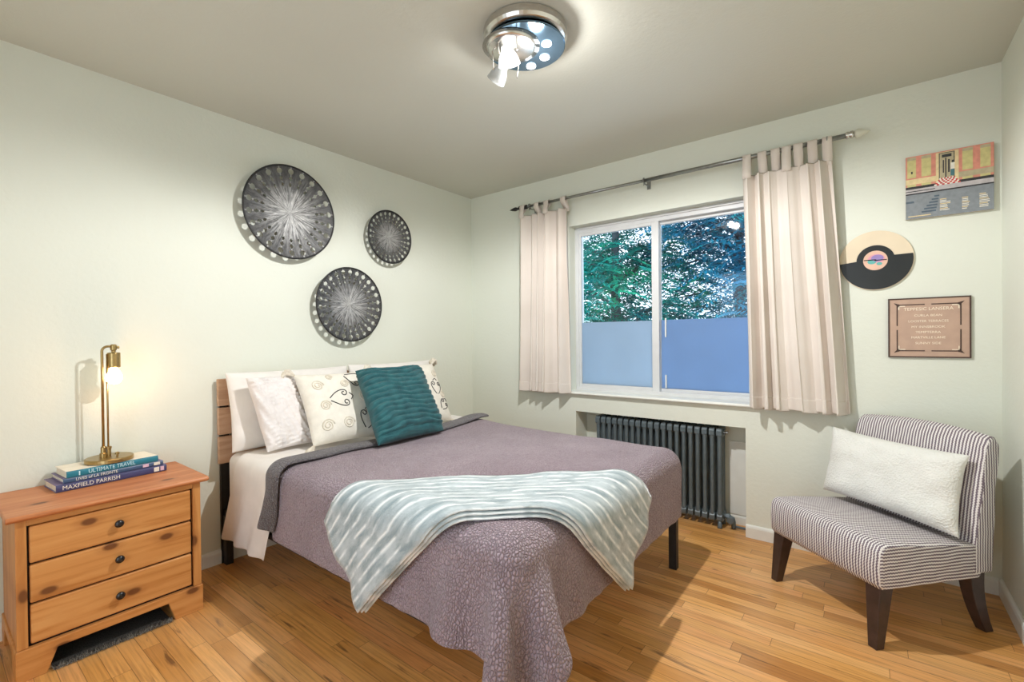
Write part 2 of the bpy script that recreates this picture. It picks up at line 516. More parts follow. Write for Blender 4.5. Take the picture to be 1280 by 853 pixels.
def base_profile(t=0.014, h=0.075):
    return [(0, 0), (t, 0), (t, h-0.016), (t*0.75, h-0.006), (t*0.3, h), (0, h)]
struct('baseboard_left', prism(NB(), [(x, z) for x, z in base_profile()], YN, 0, 'Y'), M_trim)
b = NB()
for x0, x1 in ((0.014, NX0), (NX1, W-0.014)):
    prism(b, [(-x, z) for x, z in base_profile()], x0, x1, 'X')
prism(b, [(ND-x, z) for x, z in base_profile(0.012, 0.06)], NX0, NX1, 'X')
struct('baseboard_far', b, M_trim)
struct('baseboard_right', prism(NB(), [(W-x, z) for x, z in base_profile()], YN, 0, 'Y'), M_trim)
b = box(NB(), 2.075, ND-0.012, 0.062, NX1-0.002, ND, 0.53)
struct('trim_1', b, M_trim, bevel=0.003)

# window: frame, two sliding sashes, glass, frosted film, sill
win = obj('window_1', NB(), M_frame); win['kind'] = 'structure'
FY0, FY1 = 0.085, 0.165
b = NB()
box(b, WX0, FY0, WZ0, WX0+0.028, FY1, WZ1)
box(b, WX1-0.028, FY0, WZ0, WX1, FY1, WZ1)
box(b, WX0+0.028, FY0, WZ1-0.045, WX1-0.028, FY1, WZ1)
box(b, WX0+0.028, FY0, WZ0, WX1-0.028, FY1, WZ0+0.035)
box(b, WX0+0.028, FY0-0.012, WZ1-0.018, WX1-0.028, FY0, WZ1)   # head track lip
obj('window_frame', b, M_frame, win, bevel=0.003)

def sash(x0, x1, y0, y1, z0, z1, fw, parent, film, zfilm):
    b = NB()
    box(b, x0, y0, z0, x0+fw[0], y1, z1); box(b, x1-fw[1], y0, z0, x1, y1, z1)
    box(b, x0+fw[0], y0, z1-fw[2], x1-fw[1], y1, z1); box(b, x0+fw[0], y0, z0, x1-fw[1], y1, z0+fw[3])
    s = obj('sash', b, M_frame, parent, bevel=0.003)
    ym = (y0+y1)/2
    obj('glass_pane', box(NB(), x0+fw[0], ym-0.002, z0+fw[3], x1-fw[1], ym+0.002, z1-fw[2]), M_pane, s)
    obj('frosted_film', box(NB(), x0+fw[0], ym-0.0045, z0+fw[3], x1-fw[1], ym-0.0025, zfilm), film, s, label='frosted film over the lower part of the pane')
    return s
sash(WX0+0.028, 1.652, 0.088, 0.115, WZ0+0.032, WZ1-0.042, (0.022, 0.050, 0.025, 0.028), win, M_film, 1.315)
s2 = sash(1.640, WX1-0.028, 0.125, 0.152, WZ0+0.032, WZ1-0.042, (0.012, 0.022, 0.022, 0.022), win, M_film_dark, 1.318)
b = NB(); box(b, 1.684, 0.112, 0.85, 1.692, 0.124, 0.94); box(b, 1.684, 0.112, 1.20, 1.692, 0.124, 1.33); box(b, 2.205, 0.112, 0.85, 2.213, 0.124, 0.95)
obj('screen_clip', b, M_trim, win)
b = NB()
prism(b, [(-0.030, 0.779), (-0.034, 0.786), (-0.030, 0.798), (0.088, 0.803), (0.088, 0.776), (0.0, 0.776)], WX0-0.018, WX1+0.018, 'X')
obj('window_sill', b, M_trim, win, bevel=0.003)

# ------------------------------------------------------------------ bed: frame, mattress, sheet, quilt
bed = thing('bed', 'black metal bed frame with plank headboard against the wall', 'bed', (1.0, -1.32, 0))
b = NB()
for k in range(3):
    z1 = 1.0 - k*0.155
    pb = NB(); box(pb, 0.020, -2.050, z1-0.145, 0.045, -0.600, z1)
    obj('headboard_plank', pb, M_slat, bed, bevel=0.004)
for y in (-2.012, -0.64):
    obj('headboard_post', box(NB(), 0.002, y-0.022, 0.0, 0.020, y+0.022, 0.99), M_blackmetal, bed, bevel=0.002)
for x, y in ((0.042, -2.010), (0.042, -0.64), (1.985, -1.99), (1.985, -0.64)):
    obj('leg', box(NB(), x-0.02, y-0.018, 0.0, x+0.02, y+0.018, 0.262), M_blackmetal, bed, bevel=0.002)
for y in (-2.010, -0.622):
    obj('side_rail', box(NB(), 0.022, y-0.012, 0.262, 1.995, y+0.012, 0.290), M_blackmetal, bed, bevel=0.002)
for x in (0.034, 1.975):
    obj('end_rail', box(NB(), x-0.012, -1.998, 0.262, x+0.012, -0.634, 0.290), M_blackmetal, bed, bevel=0.002)
for k in range(6):
    x = 0.3 + k*0.29
    obj('support_slat', box(NB(), x-0.025, -1.998, 0.266, x+0.025, -0.634, 0.288), M_blackmetal, bed)

b = box(NB(), 0.050, -2.018, 0.291, 1.998, -0.602, 0.602)
mt = obj('mattress', b, M_white, None, bevel=0.05, seg=6, smooth=True)
tag(mt, 'white covered mattress on the black metal bed frame', 'mattress')

def drape1(c, edge, r, top):
    """one-sided fold: arc coordinate c past the edge -> (horizontal, drop)"""
    s = c - (edge - r)
    if s <= 0: return c, 0.0
    if s < r*PI/2:
        a = s/r
        return edge - r + r*math.sin(a), r*(1-math.cos(a))
    return edge, r + (s - r*PI/2)

# white top sheet: across the bed below the pillows and down the near side
G = []
xa, xb, nxs = 0.20, 0.67, 16
ya, yb = 0.62, 2.46
nys = 66
for i in range(nxs+1):
    row = []
    for j in range(nys+1):
        c = ya + (yb-ya)*j/nys
        h, d = drape1(c, 2.030, 0.055, 0)
        fl = max(0, d-0.05)
        x = xa + (xb-xa)*i/nxs
        x = x - fl*(0.30 + 0.05*i/nxs) + 0.012*math.sin(c*9+i*0.2)*(1 if d < 0.01 else 0.4)
        y = -h - fl*0.035 - 0.010*fl/0.3*math.sin(i*1.1+c*3) - (0.004 if fl else 0)
        lift = 0.030*math.exp(-((c-0.66)/0.14)**2) + 0.004*noise.noise(Vector((x*9, c*7, 3)))
        row.append(Vector((x, y, 0.612 - d + max(lift, 0.0))))
    G.append(row)
b = NB(); grid_mesh(b, G)
sh = obj('bed_sheet', b, M_white, None, smooth=True, solid=0.006, subsurf=1)
tag(sh, 'white top sheet folded down and hanging over the bed side', 'sheet')

def drape_quilt(X0, X1, Y0, Y1, h, drop, steps=260, iters=8):
    xs = np.arange(X0, X1+drop+1e-6, h); ys = np.arange(Y0-drop, Y1+drop+1e-6, h)
    nx, ny = len(xs), len(ys)
    P = np.zeros((nx, ny, 3)); P[..., 0] = xs[:, None]; P[..., 1] = ys[None, :]; P[..., 2] = .624
    A = P[..., 0]-X1; B = Y0-P[..., 1]; Bf = P[..., 1]-Y1
    dead = (A > .0) & (Bf > .0)
    a = np.clip(A, 0, None); b_ = np.clip(B, 0, None); phi = np.arctan2(b_, a)
    cor = (A > 0) & (B > 0)
    P[..., 2] -= np.where(cor, .06*np.exp(-((phi-PI/4)/.3)**2)*np.hypot(a, b_)/drop, 0)
    inv = np.ones((nx, ny)); inv[(A < -.05) & (B < -.05) & (Bf < -.05)] = 0; inv[dead] = 0
    rng = np.random.RandomState(3); P[..., 2] += rng.randn(nx, ny)*.0015*(inv > 0)
    V = np.zeros_like(P)
    def cons(di, dj, stiff):
        out = []; L = h*math.hypot(di, dj)
        for c in range(2):
            if di:
                i0 = [i for i in range(0, nx-di) if (i//di) % 2 == c]; j0 = list(range(max(0, -dj), ny-max(dj, 0)))
            else:
                i0 = list(range(nx)); j0 = [j for j in range(0, ny-dj) if (j//dj) % 2 == c]
            I, J = np.meshgrid(i0, j0, indexing='ij'); I = I.ravel(); J = J.ravel()
            ok = ~(dead[I, J] | dead[I+di, J+dj]); I = I[ok]; J = J[ok]
            ok = (inv[I, J]+inv[I+di, J+dj]) > 0; I = I[ok]; J = J[ok]
            out.append((I*ny+J, (I+di)*ny+J+dj, L, stiff))
        return out
    C = cons(1, 0, 1.)+cons(0, 1, 1.)+cons(1, 1, .35)+cons(1, -1, .35)+cons(2, 0, .12)+cons(0, 2, .12)+cons(4, 0, .05)+cons(0, 4, .05)
    Pf = P.reshape(-1, 3); Vf = V.reshape(-1, 3); Wt = inv.reshape(-1)
    dt = 1/60.; g = np.array([0, 0, -9.8]); r = .05; th = .020
    lo = np.array([-1., Y0+.012, .30]); hi = np.array([X1-.012, Y1-.012, .604])
    c = (lo+hi)/2; half = (hi-lo)/2-r
    for s in range(steps):
        Vf += g*dt*(Wt > 0)[:, None]; Vf *= .965
        Q = Pf+Vf*dt
        for k in range(iters):
            for i1, i2, L, st in C:
                d = Q[i1]-Q[i2]; l = np.sqrt((d*d).sum(1))+1e-9
                corr = (st*(l-L)/l/(Wt[i1]+Wt[i2]))[:, None]*d
                Q[i1] -= corr*Wt[i1][:, None]; Q[i2] += corr*Wt[i2][:, None]
        q = Q-c; e = np.abs(q)-half
        e[:, 2] = np.where(q[:, 2] < 0, -1, e[:, 2])
        out = np.maximum(e, 0); l = np.sqrt((out*out).sum(1)); sd = l+np.minimum(e.max(axis=1), 0)-r
        n = np.where((l > 1e-6)[:, None], out/(l+1e-9)[:, None], np.eye(3)[e.argmax(axis=1)])*np.where(q < 0, -1, 1)
        pen = (sd < th) & (Wt > 0)
        Q[pen] += n[pen]*(th-sd[pen])[:, None]
        fl = (Q[:, 2] < .02) & (Wt > 0); Q[fl, 2] = .02
        Vn = (Q-Pf)/dt; Vn[pen] *= .55
        Vf[:] = Vn; Pf[:] = Q
    return Pf.reshape(nx, ny, 3), dead

QX0 = 0.60
QP, QD = drape_quilt(QX0, 2.01, -2.025, -0.605, 0.03, 0.30)
for i in range(QP.shape[0]):
    for j in range(QP.shape[1]):
        x, y, z = QP[i, j]
        if z > 0.60:
            QP[i, j, 2] += 0.006*noise.noise(Vector((x*4, y*4, 1))) + 0.022*math.exp(-((x-0.6)/0.35)**2)*math.exp(-((y+0.68)/0.22)**2)
b = NB(); grid_mesh(b, [[Vector(QP[i, j]) for j in range(QP.shape[1])] for i in range(QP.shape[0])], QD)
qt = obj('quilt', b, M_quilt, None, smooth=True, solid=0.012, subsurf=2)
tag(qt, 'mauve pebble-stitched quilt spread over the bed, corner hanging low', 'quilt')
# turned-back band at the head end showing the grey reverse
b = NB()
G = []
nt = 64
for i in range(13):
    row = []
    a = i/12
    for j in range(nt+1):
        c = 0.60 + (2.345-0.60)*j/nt
        h, d = drape1(c, 2.052, 0.06, 0)
        fl = max(0, d-0.04)
        wv = 0.010*math.sin(c*6.0) + 0.006*math.sin(c*17+1)
        x = 0.600 + 0.115*a + wv*(0.6+0.4*a) - fl*0.28 - 0.02*fl*math.sin(c*14)
        roll = 0.012*math.sin(PI*min(1, a*1.0))**0.5
        lift = 0.026*math.exp(-((c-0.68)/0.2)**2)
        zz = 0.640 + roll + lift - d + 0.004*noise.noise(Vector((x*8, c*8, 9)))
        y = -h - fl*0.02 - (roll*0.9 + 0.012*math.sin(a*5+c*8)*min(1, fl*8) if fl else 0)
        row.append(Vector((x, y, zz)))
    G.append(row)
grid_mesh(b, G)
obj('turned_back_edge', b, M_quilt_rev, qt, world=False, smooth=True, solid=0.012, subsurf=1, label='grey reverse of the quilt folded back at the pillows')

# folded plush throw laid diagonally over the foot corner
def throw_point(t, w, n):
    S = t*math.sqrt(2); D = 3.53 + w*math.sqrt(2)
    X, Y = (S+D)/2, (S-D)/2
    hx, dx = drape1(X, 2.034, 0.06, 0); hy, dy = drape1(-Y, 2.050, 0.06, 0)
    nx = ny = 0.0; nz = 1.0
    def nrm(s, r):
        if s <= 0: return 0.0, 1.0
        a = min(s/r, PI/2); return math.sin(a), math.cos(a)
    sx, cx = nrm(X-(2.034-0.06), 0.06); sy, cy = nrm(-Y-(2.050-0.06), 0.06)
    N = Vector((sx*cy, -sy*cx, cx*cy)); N.normalize()
    P = Vector((hx, -hy, 0.6285 - dx - dy))
    hang = max(0, dx-0.08)+max(0, dy-0.08)
    w_ = 0.007*noise.noise(Vector((t*5, w*9, 0.3)))+0.004*noise.noise(Vector((t*14, w*14, 2)))
    out = hang*0.05 + 0.012*math.sin(w*26+t*4)*min(1, hang*5)
    return P + N*(n + max(w_, -0.003) + max(0, out))
b = NB(); ul = b.loops.layers.uv.verify()
NTT, NW = 72, 20
for lay in range(3):
    n0 = 0.006 + lay*0.0125; th = 0.0105
    wo = (0.012, 0.006, 0.0)[lay]; te = (0.012, 0.006, 0.0)[lay]
    st = []
    for i in range(NTT+1):
        t = -0.715 - te*0 + (0.668+0.715)*i/NTT
        w0 = -0.190 + 0.012*math.sin(t*3+1); w1 = 0.182 + wo + 0.012*math.sin(t*4)
        if t < -0.55: w0 += 0.02*(t+0.55)/-0.16
        prof = []
        for j in range(NW+1):
            a = j/NW; prof.append((w0+(w1-w0)*a, th if 0 < j < NW else th*0.75, a))
        for j in range(NW, -1, -1):
            a = j/NW; prof.append((w0+(w1-w0)*a, 0 if 0 < j < NW else th*0.25, a))
        st.append([(b.verts.new(throw_point(t, q[0], n0+q[1])), t, q[2]) for q in prof])
    m = len(st[0])
    for i in range(NTT):
        for j in range(m):
            q = [st[i][j], st[i+1][j], st[i+1][(j+1) % m], st[i][(j+1) % m]]
            f = b.faces.new([k[0] for k in q])
            for l, k in zip(f.loops, q): l[ul].uv = (k[1], k[2])
    for s_, rev in ((st[0], False), (st[-1], True)):
        for j in range(NW):
            q = [s_[j], s_[j+1], s_[m-2-j], s_[m-1-j]]
            f = b.faces.new([k[0] for k in q])
            for l, k in zip(f.loops, q): l[ul].uv = (k[1], k[2])
bmesh.ops.recalc_face_normals(b, faces=b.faces)
th_o = obj('throw_blanket', b, M_throw, None, smooth=True)
tag(th_o, 'pale grey-blue plush throw with white stripes, folded across the bed corner', 'blanket')

# ------------------------------------------------------------------ pillows
def pillow_fn(BL, BR, TL, T, pinch=0.05, ex=0.5, disp=None, sag=0.0, seed=0, wr=0.006):
    BL, BR, TL = Vector(BL), Vector(BR), Vector(TL)
    ux = (BR-BL)/2; uy = (TL-BL)/2; c = BL+ux+uy
    N = ux.cross(uy).normalized()
    def f(u, v, side):
        k = 1-pinch*(1-v*v); l = 1-pinch*(1-u*u)
        t = T*max(0.0, (1-u**4)*(1-v**4))**ex
        p = c + ux*(u*k) + uy*(v*l)
        p = p + N*(side*t*0.5)
        if side and t > 0:
            w = wr*noise.noise(Vector((u*2.2+seed, v*2.2, side*3.0)))*2
            p = p + N*(side*w*min(1, t/T*1.5))
        if side > 0 and disp: p = p + N*(disp(u, v)*min(1, t/T*2.5))
        if sag: p = p - Vector((0, 0, sag*(1-u*u)*max(0, v)))
        return p
    return f, N
def pillow_bm(f, nu=30, nv=30):
    b = NB(); ul = b.loops.layers.uv.verify()
    us = [math.sin(PI/2*(2*i/nu-1)) for i in range(nu+1)]; vs = [math.sin(PI/2*(2*j/nv-1)) for j in range(nv+1)]
    F = [[b.verts.new(f(u, v, 1)) for v in vs] for u in us]
    B = [[F[i][j] if i in (0, nu) or j in (0, nv) else b.verts.new(f(us[i], vs[j], -1)) for j in range(nv+1)] for i in range(nu+1)]
    for i in range(nu):
        for j in range(nv):
            for S, o in ((F, 1), (B, -1)):
                q = [S[i][j], S[i+1][j], S[i+1][j+1], S[i][j+1]]
                uvq = [(us[i], vs[j]), (us[i+1], vs[j]), (us[i+1], vs[j+1]), (us[i], vs[j+1])]
                if o < 0: q.reverse(); uvq.reverse()
                try:
                    fc = b.faces.new(q)
                except ValueError:
                    continue
                for l, k in zip(fc.loops, uvq): l[ul].uv = k
    return b

def pillow(name, label, mat_, corners, T, **k):
    nu = k.pop('nu', 30); nv = k.pop('nv', 30); group = k.pop('group', None)
    f, N = pillow_fn(*corners, T, **k)
    o = obj(name, pillow_bm(f, nu, nv), mat_, None, smooth=True)
    tag(o, label, 'pillow', group)
    return o, f, N

pillow('bed_pillow', 'white bed pillow propped on the headboard nearest the nightstand', M_white,
       ((0.17, -2.035, 0.620), (0.17, -1.315, 0.620), (0.095, -2.035, 1.035)), 0.13, pinch=0.035, seed=1, wr=0.010)
pillow('bed_pillow', 'white bed pillow propped on the headboard behind the teal cushion', M_white,
       ((0.17, -1.305, 0.620), (0.17, -0.600, 0.620), (0.095, -1.305, 1.040)), 0.13, pinch=0.035, seed=5, wr=0.010)
# slim white pillow with rows of gathered ruffles
def ruff(u, v):
    k = v*9 + 0.5*math.sin(u*7) + 0.3*math.sin(u*19+v*3)
    return 0.019*abs(math.sin(k*PI/1.0))**0.6 * (0.65+0.35*math.sin(u*23+v*11)) - (0.012 if abs(u+0.45) < 0.05 else 0)
M_ruff = plain('white_ruffle_cotton', (0.80, 0.76, 0.75), 0.85, spec=0.2, vary=0.04, bump=0.4, bs=60)
pillow('ruffled_pillow', 'narrow white pillow covered in gathered ruffles', M_ruff,
       ((0.345, -1.935, 0.630), (0.325, -1.665, 0.630), (0.225, -1.985, 1.010)), 0.085, pinch=0.03, disp=ruff, nu=40, nv=70, seed=2)

def swirl(f, cx, cy, s, rot, flip=1):
    """one embroidered motif: two curls and a small hook, in pillow uv"""
    out = []
    def tr(p):
        x, y = p[0]*s, p[1]*s*flip
        return (cx + x*math.cos(rot) - y*math.sin(rot), cy + x*math.sin(rot) + y*math.cos(rot))
    for sg in (1, -1):
        pts = []
        for k in range(30):
            a = k/29
            if a < 0.5: p = (-1+1.6*(a/0.5), sg*(0.15+0.75*math.sin(a/0.5*PI*0.55)))
            else:
                q = (a-0.5)/0.5; ang = PI*0.45 - q*PI*2.1; r = 0.36*(1-0.62*q)
                p = (0.55+r*math.cos(ang)*1.0+0.05, sg*(0.52+r*math.sin(ang)))
            pts.append(tr(p))
        out.append(pts)
    out.append([tr(p) for p in ((1.15, 0.45), (1.35, 0.28), (1.5, 0.05), (1.38, -0.1), (1.2, -0.3))])
    return out
def stitch(f, N, lines, r, off=0.001):
    b = NB()
    for ln in lines:
        pts = [f(max(-.98, min(.98, u)), max(-.98, min(.98, v)), 1) + N*off for u, v in ln]
        tube(b, pts, r, 6)
    return b
M_thread = plain('black_thread', (0.012, 0.012, 0.014), 0.7)
M_cord = plain('cream_cord', (0.70, 0.64, 0.54), 0.85, vary=0.1, vs=60)

def embroidered(label, corners, motifs, pale, tassels):
    o, f, N = pillow('embroidered_pillow', label, M_linen, corners, 0.13, pinch=0.06, seed=4, group='cream embroidered cushions')
    L = []
    for mtf in motifs: L += swirl(f, *mtf)
    obj('black_embroidery', stitch(f, N, L, 0.0027), M_thread, o, world=False, smooth=True, label='black scroll stitching')
    for cx, cy, s in pale:
        L = [[(cx+s*(1-k/40)*math.cos(k*0.42), cy+s*(1-k/40)*math.sin(k*0.42)) for k in range(34)]]
        obj('corded_scroll', stitch(f, N, L, 0.0035), M_cord, o, world=False, smooth=True, label='raised cream cord scroll')
    for u, v in tassels:
        c = f(u, v, 0); d = (c - f(0, 0, 0)).normalized()
        b = NB()
        for k in range(9):
            a = Vector((random.uniform(-1, 1), random.uniform(-1, 1), random.uniform(-1, 1)))*0.35
            dd = (d + a).normalized()
            pts = [c - d*0.01, c + dd*0.034, c + dd*0.054 + Vector((0, 0, -0.014)), c + dd*0.062 + Vector((0, 0, -0.048))]
            tube(b, pts, [0.005, 0.012, 0.012, 0.007], 6)
        obj('tassel', b, M_cord, o, world=False, smooth=True)
    return o
embroidered('cream cushion with black scrolls and corner tassels, left of the teal cushion',
            ((0.475, -1.760, 0.640), (0.535, -1.345, 0.640), (0.265, -1.755, 1.010)),
            [(-0.12, 0.12, 0.27, 0.05), (0.52, -0.58, 0.25, 1.2), (0.45, 0.72, 0.24, -0.6)],
            [(-0.6, 0.55, 0.16), (-0.55, -0.05, 0.15), (-0.62, -0.6, 0.17), (-0.05, -0.62, 0.17), (0.15, 0.55, 0.13), (0.62, 0.12, 0.16), (-0.2, 0.82, 0.1)],
            [(-1, 1), (-1, -1), (1, 1), (1, -1)])
embroidered('cream cushion with black scrolls mostly hidden behind the teal cushion',
            ((0.480, -1.190, 0.640), (0.500, -0.760, 0.640), (0.280, -1.190, 1.025)),
            [(0.62, 0.05, 0.22, 1.4), (0.70, -0.55, 0.18, 0.8)],
            [(0.75, 0.55, 0.14), (0.8, -0.2, 0.12)],
            [(1, 1), (1, -1)])
def teal_ruch(u, v):
    k = (v*0.5+0.5)*14 + 0.30*math.sin(u*3.2+v*2) + 0.15*math.sin(u*9+v*7)
    fr = k - math.floor(k)
    edge = 1 if v > -0.82 else 0.2
    return 0.020*math.sqrt(max(0, math.sin(fr*PI)))*edge + 0.003*noise.noise(Vector((u*14, v*30, 2)))
pillow('ruched_cushion', 'teal ruched square cushion leaning at the front of the pillows', M_teal,
       ((0.775, -1.572, 0.652), (0.765, -1.096, 0.652), (0.470, -1.500, 1.025)), 0.13, pinch=0.035, disp=teal_ruch, nu=44, nv=170, seed=8)

# ------------------------------------------------------------------ pine chest used as nightstand
FX = 0.410
ns = thing('nightstand', 'honey pine three-drawer nightstand with red-brown top', 'nightstand', (0.21, -2.545, 0))
b = NB()
box(b, 0.012, -2.830, 0.085, FX-0.002, -2.808, 0.572); box(b, 0.012, -2.284, 0.085, FX-0.002, -2.262, 0.572)
box(b, 0.012, -2.808, 0.085, 0.022, -2.284, 0.572)
obj('side_panel', b, M_pinev, ns, bevel=0.002)
b = NB()
box(b, 0.022, -2.808, 0.10, FX-0.020, -2.284, 0.570)
obj('drawer_gap_shade', b, M_dark, ns, label='black block painted as shade in the drawer gaps')  # solid black block puts the shade of the gaps into colour
for y0, y1 in ((-2.832, -2.803), (-2.290, -2.260)):
    obj('face_stile', box(NB(), FX-0.02, y0, 0.113, FX, y1, 0.572), M_pinev, ns, bevel=0.002)
b = NB()
box(b, FX-0.02, -2.803, 0.550, FX, -2.290, 0.572)
obj('face_rail', b, M_pine, ns, bevel=0.002)
b = NB()
prism(b, [(-2.836, 0.0), (-2.757, 0.0), (-2.728, 0.080), (-2.385, 0.080), (-2.362, 0.0), (-2.256, 0.0), (-2.256, 0.112), (-2.836, 0.112)], FX-0.018, FX+0.006, 'X')
for y0, y1 in ((-2.836, -2.815), (-2.277, -2.256)):
    prism(b, [(0.010, 0), (0.07, 0), (0.095, 0.075), (0.30, 0.075), (0.33, 0), (FX-0.018, 0), (FX-0.018, 0.112), (0.010, 0.112)], y0, y1, 'Y')
obj('plinth', b, M_pine, ns, bevel=0.003)
b = NB()
prism(b, [(0.002, 0.574), (0.425, 0.574), (0.437, 0.580), (0.440, 0.588), (0.434, 0.597), (0.002, 0.597)], -2.857, -2.234, 'Y')
obj('top', b, M_pinetop, ns, bevel=0.005, seg=3, label='red-brown pine top board')
for z0, z1 in ((0.4115, 0.5455), (0.2675, 0.4045), (0.1205, 0.2605)):
    d = obj('drawer', box(NB(), FX-0.10, -2.7965, z0, FX-0.003, -2.2965, z1), M_pine, ns, bevel=0.006, seg=3)
    zc = (z0+z1)/2 + 0.002
    b = lathe(NB(), (FX-0.003, -2.548, zc), [(0.006, 0), (0.006, 0.010), (0.013, 0.014), (0.0155, 0.020), (0.013, 0.026), (0.004, 0.029)], 20, 'X')
    obj('knob', b, M_knob, d, smooth=True, label='small black knob')

# dark shaggy mat poking out under the nightstand
b = NB()
box(b, 0.16, -2.74, 0.0005, 0.416, -2.375, 0.004)
rs = random.Random(5)
FR = NB()
for k in range(1500):
    x = rs.uniform(0.395, 0.428); y = rs.uniform(-2.742, -2.373); h = rs.uniform(0.006, 0.020); a = rs.uniform(0, 6.28); L = rs.uniform(0.002, 0.016)
    p = Vector((x, y, 0.003)); q = p + Vector((math.cos(a)*L, math.sin(a)*L, h)); w = Vector((-math.sin(a), math.cos(a), 0))*0.0011
    t_ = FR if x > 0.412 else b
    t_.faces.new([t_.verts.new(v) for v in (p-w, p+w, q)])
M_shag = plain('black_grey_shag', (0.05, 0.045, 0.04), 0.9, vary=0.9, vs=300)
mat_o = tag(obj('floor_mat', b, M_shag, None), 'dark shaggy mat tucked under the pine nightstand', 'mat')
obj('fringe', FR, plain('grey_fringe', (0.22, 0.20, 0.17), 0.9, vary=0.9, vs=400), mat_o, label='grey wispy fringe')

# ------------------------------------------------------------------ books
def bookm(n, c, r=0.4): return plain(n, c, r, vary=0.06, vs=30)
M_navy = bookm('navy_cover', (0.055, 0.060, 0.165)); M_purple = bookm('muted_purple_cover', (0.16, 0.12, 0.27))
M_tealc = bookm('teal_cover', (0.015, 0.19, 0.27)); M_whitec = bookm('white_cover', (0.80, 0.76, 0.66))
M_ink = bookm('slate_cover', (0.05, 0.10, 0.20)); M_letter = bookm('cream_lettering', (0.82, 0.80, 0.72)); M_blue_l = bookm('pale_blue_lettering', (0.55, 0.78, 0.86))
M_pink = bookm('pink_emblem', (0.72, 0.50, 0.62))
BROT = PI/2 + math.radians(4.5)
def book(label, cx, cy, z, L, D, h, spine, cover, texts, marks, rot=BROT):
    r = thing('book', label, 'book', (cx, cy, z), rot, 'books stacked under the lamp')
    b = NB()
    box(b, -L/2, 0.002, 0, L/2, D, 0.003); box(b, -L/2, 0.002, h-0.003, L/2, D, h)
    obj('cover_board', b, cover, r, world=False, bevel=0.0008)
    b = NB(); prism(b, [(0.0, 0.0008), (-0.002, h*0.25), (-0.0026, h*0.5), (-0.002, h*0.75), (0.0, h-0.0008), (0.003, h), (0.003, 0)], -L/2, L/2, 'X')
    obj('spine', b, spine, r, world=False)
    obj('page_block', box(NB(), -L/2+0.004, 0.003, 0.003, L/2-0.004, D-0.005, h-0.003), M_page, r, world=False)
    for s, x, size, m, sq in texts:
        obj('spine_title', text_bm(s, size, 0.0003, basis((x, -0.0031, h*0.5), (1, 0, 0), (0, 0, 1)), 'LEFT', sq), m, r, world=False)
    for x, w, m in marks:
        obj('spine_emblem', box(NB(), x-w/2, -0.0032, h*0.18, x+w/2, -0.0022, h*0.82), m, r, world=False)
    return r
book('thick navy book at the bottom of the stack on the nightstand', 0.185, -2.508, 0.5975, 0.380, 0.170, 0.030, M_navy, M_purple,
     [('MAXFIELD PARRISH', -0.172, 0.024, M_letter, 0.90)], [(0.150, 0.020, M_letter), (0.172, 0.014, M_pink)])
book('slim slate book in the middle of the stack on the nightstand', 0.180, -2.503, 0.628, 0.345, 0.165, 0.020, M_ink, M_purple,
     [('LIVES of LA FRONTE', -0.135, 0.0165, M_letter, 0.95)], [(0.105, 0.022, M_pink), (0.148, 0.024, M_page)])
book('teal book with a white front cover, on top of the stack', 0.183, -2.508, 0.6485, 0.315, 0.160, 0.027, M_tealc, M_whitec,
     [('ULTIMATE TRAVEL', -0.090, 0.0235, M_blue_l, 0.82)], [(-0.118, 0.004, M_blue_l)])

# ------------------------------------------------------------------ brass lamp
LX, LY, LZ = 0.108, -2.512, 0.6758
lamp = thing('table_lamp', 'brass desk lamp with a bare lit bulb, on the stacked books', 'lamp', (LX, LY, LZ))
obj('base', lathe(NB(), (LX, LY, LZ), [(0.080, 0), (0.085, 0.002), (0.085, 0.016), (0.082, 0.019), (0.0, 0.0195)], 48), M_brass, lamp, smooth=False, bevel=0.001)
PY = LY - 0.020
def arm_path(y, zt, r=0.022):
    pts = [(LX, y, LZ+0.018), (LX, y, zt-r)]
    pts += [(LX, y + r*(1-math.cos(a)), zt-r + r*math.sin(a)) for a in (PI/10*k for k in range(1, 6))]
    pts += [(LX, LY+0.012, zt)]
    return pts
obj('pole', tube(NB(), arm_path(PY, LZ+0.510), 0.0052, 12), M_brass, lamp, smooth=True)
obj('pole', tube(NB(), [(LX+0.004, PY+0.016, LZ+0.018), (LX+0.004, PY+0.016, LZ+0.475)], 0.0036, 10), M_brass, lamp, smooth=True)
b = NB()
lathe(b, (LX, PY, LZ+0.018), [(0.014, 0), (0.014, 0.018), (0.010, 0.022), (0.010, 0.045), (0.007, 0.050)], 20)
lathe(b, (LX+0.004, PY+0.018, LZ+0.018), [(0.008, 0), (0.008, 0.035), (0.010, 0.037), (0.010, 0.046), (0.004, 0.048)], 16)
obj('stem_collar', b, M_brass, lamp, smooth=False)
b = lathe(NB(), (LX+0.035, LY+0.020, LZ+0.0185), [(0.004, 0), (0.004, 0.010), (0.008, 0.012), (0.008, 0.020), (0.003, 0.022)], 16)
obj('switch_knob', b, M_brass, lamp)
SY = LY + 0.020
b = lathe(NB(), (LX, SY, LZ+0.415), [(0.022, 0), (0.024, 0.002), (0.024, 0.064), (0.021, 0.067), (0.008, 0.068), (0.008, 0.076), (0.012, 0.078), (0.012, 0.100), (0.007, 0.104)], 32)
sk = obj('socket', b, M_brass, lamp, bevel=0.001)
obj('socket_screw', tube(NB(), [(LX, SY+0.012, LZ+0.505), (LX, SY+0.020, LZ+0.505)], 0.006, 12), M_brass, sk)
BZ = LZ + 0.374
bpz = [(0.011, 0.045), (0.013, 0.036), (0.022, 0.024), (0.029, 0.008), (0.031, -0.006), (0.027, -0.020), (0.017, -0.031), (0.0, -0.036)]
obj('bulb', lathe(NB(), (LX, SY, BZ), bpz, 28), M_bulb, lamp, smooth=True, label='glowing clear globe bulb')
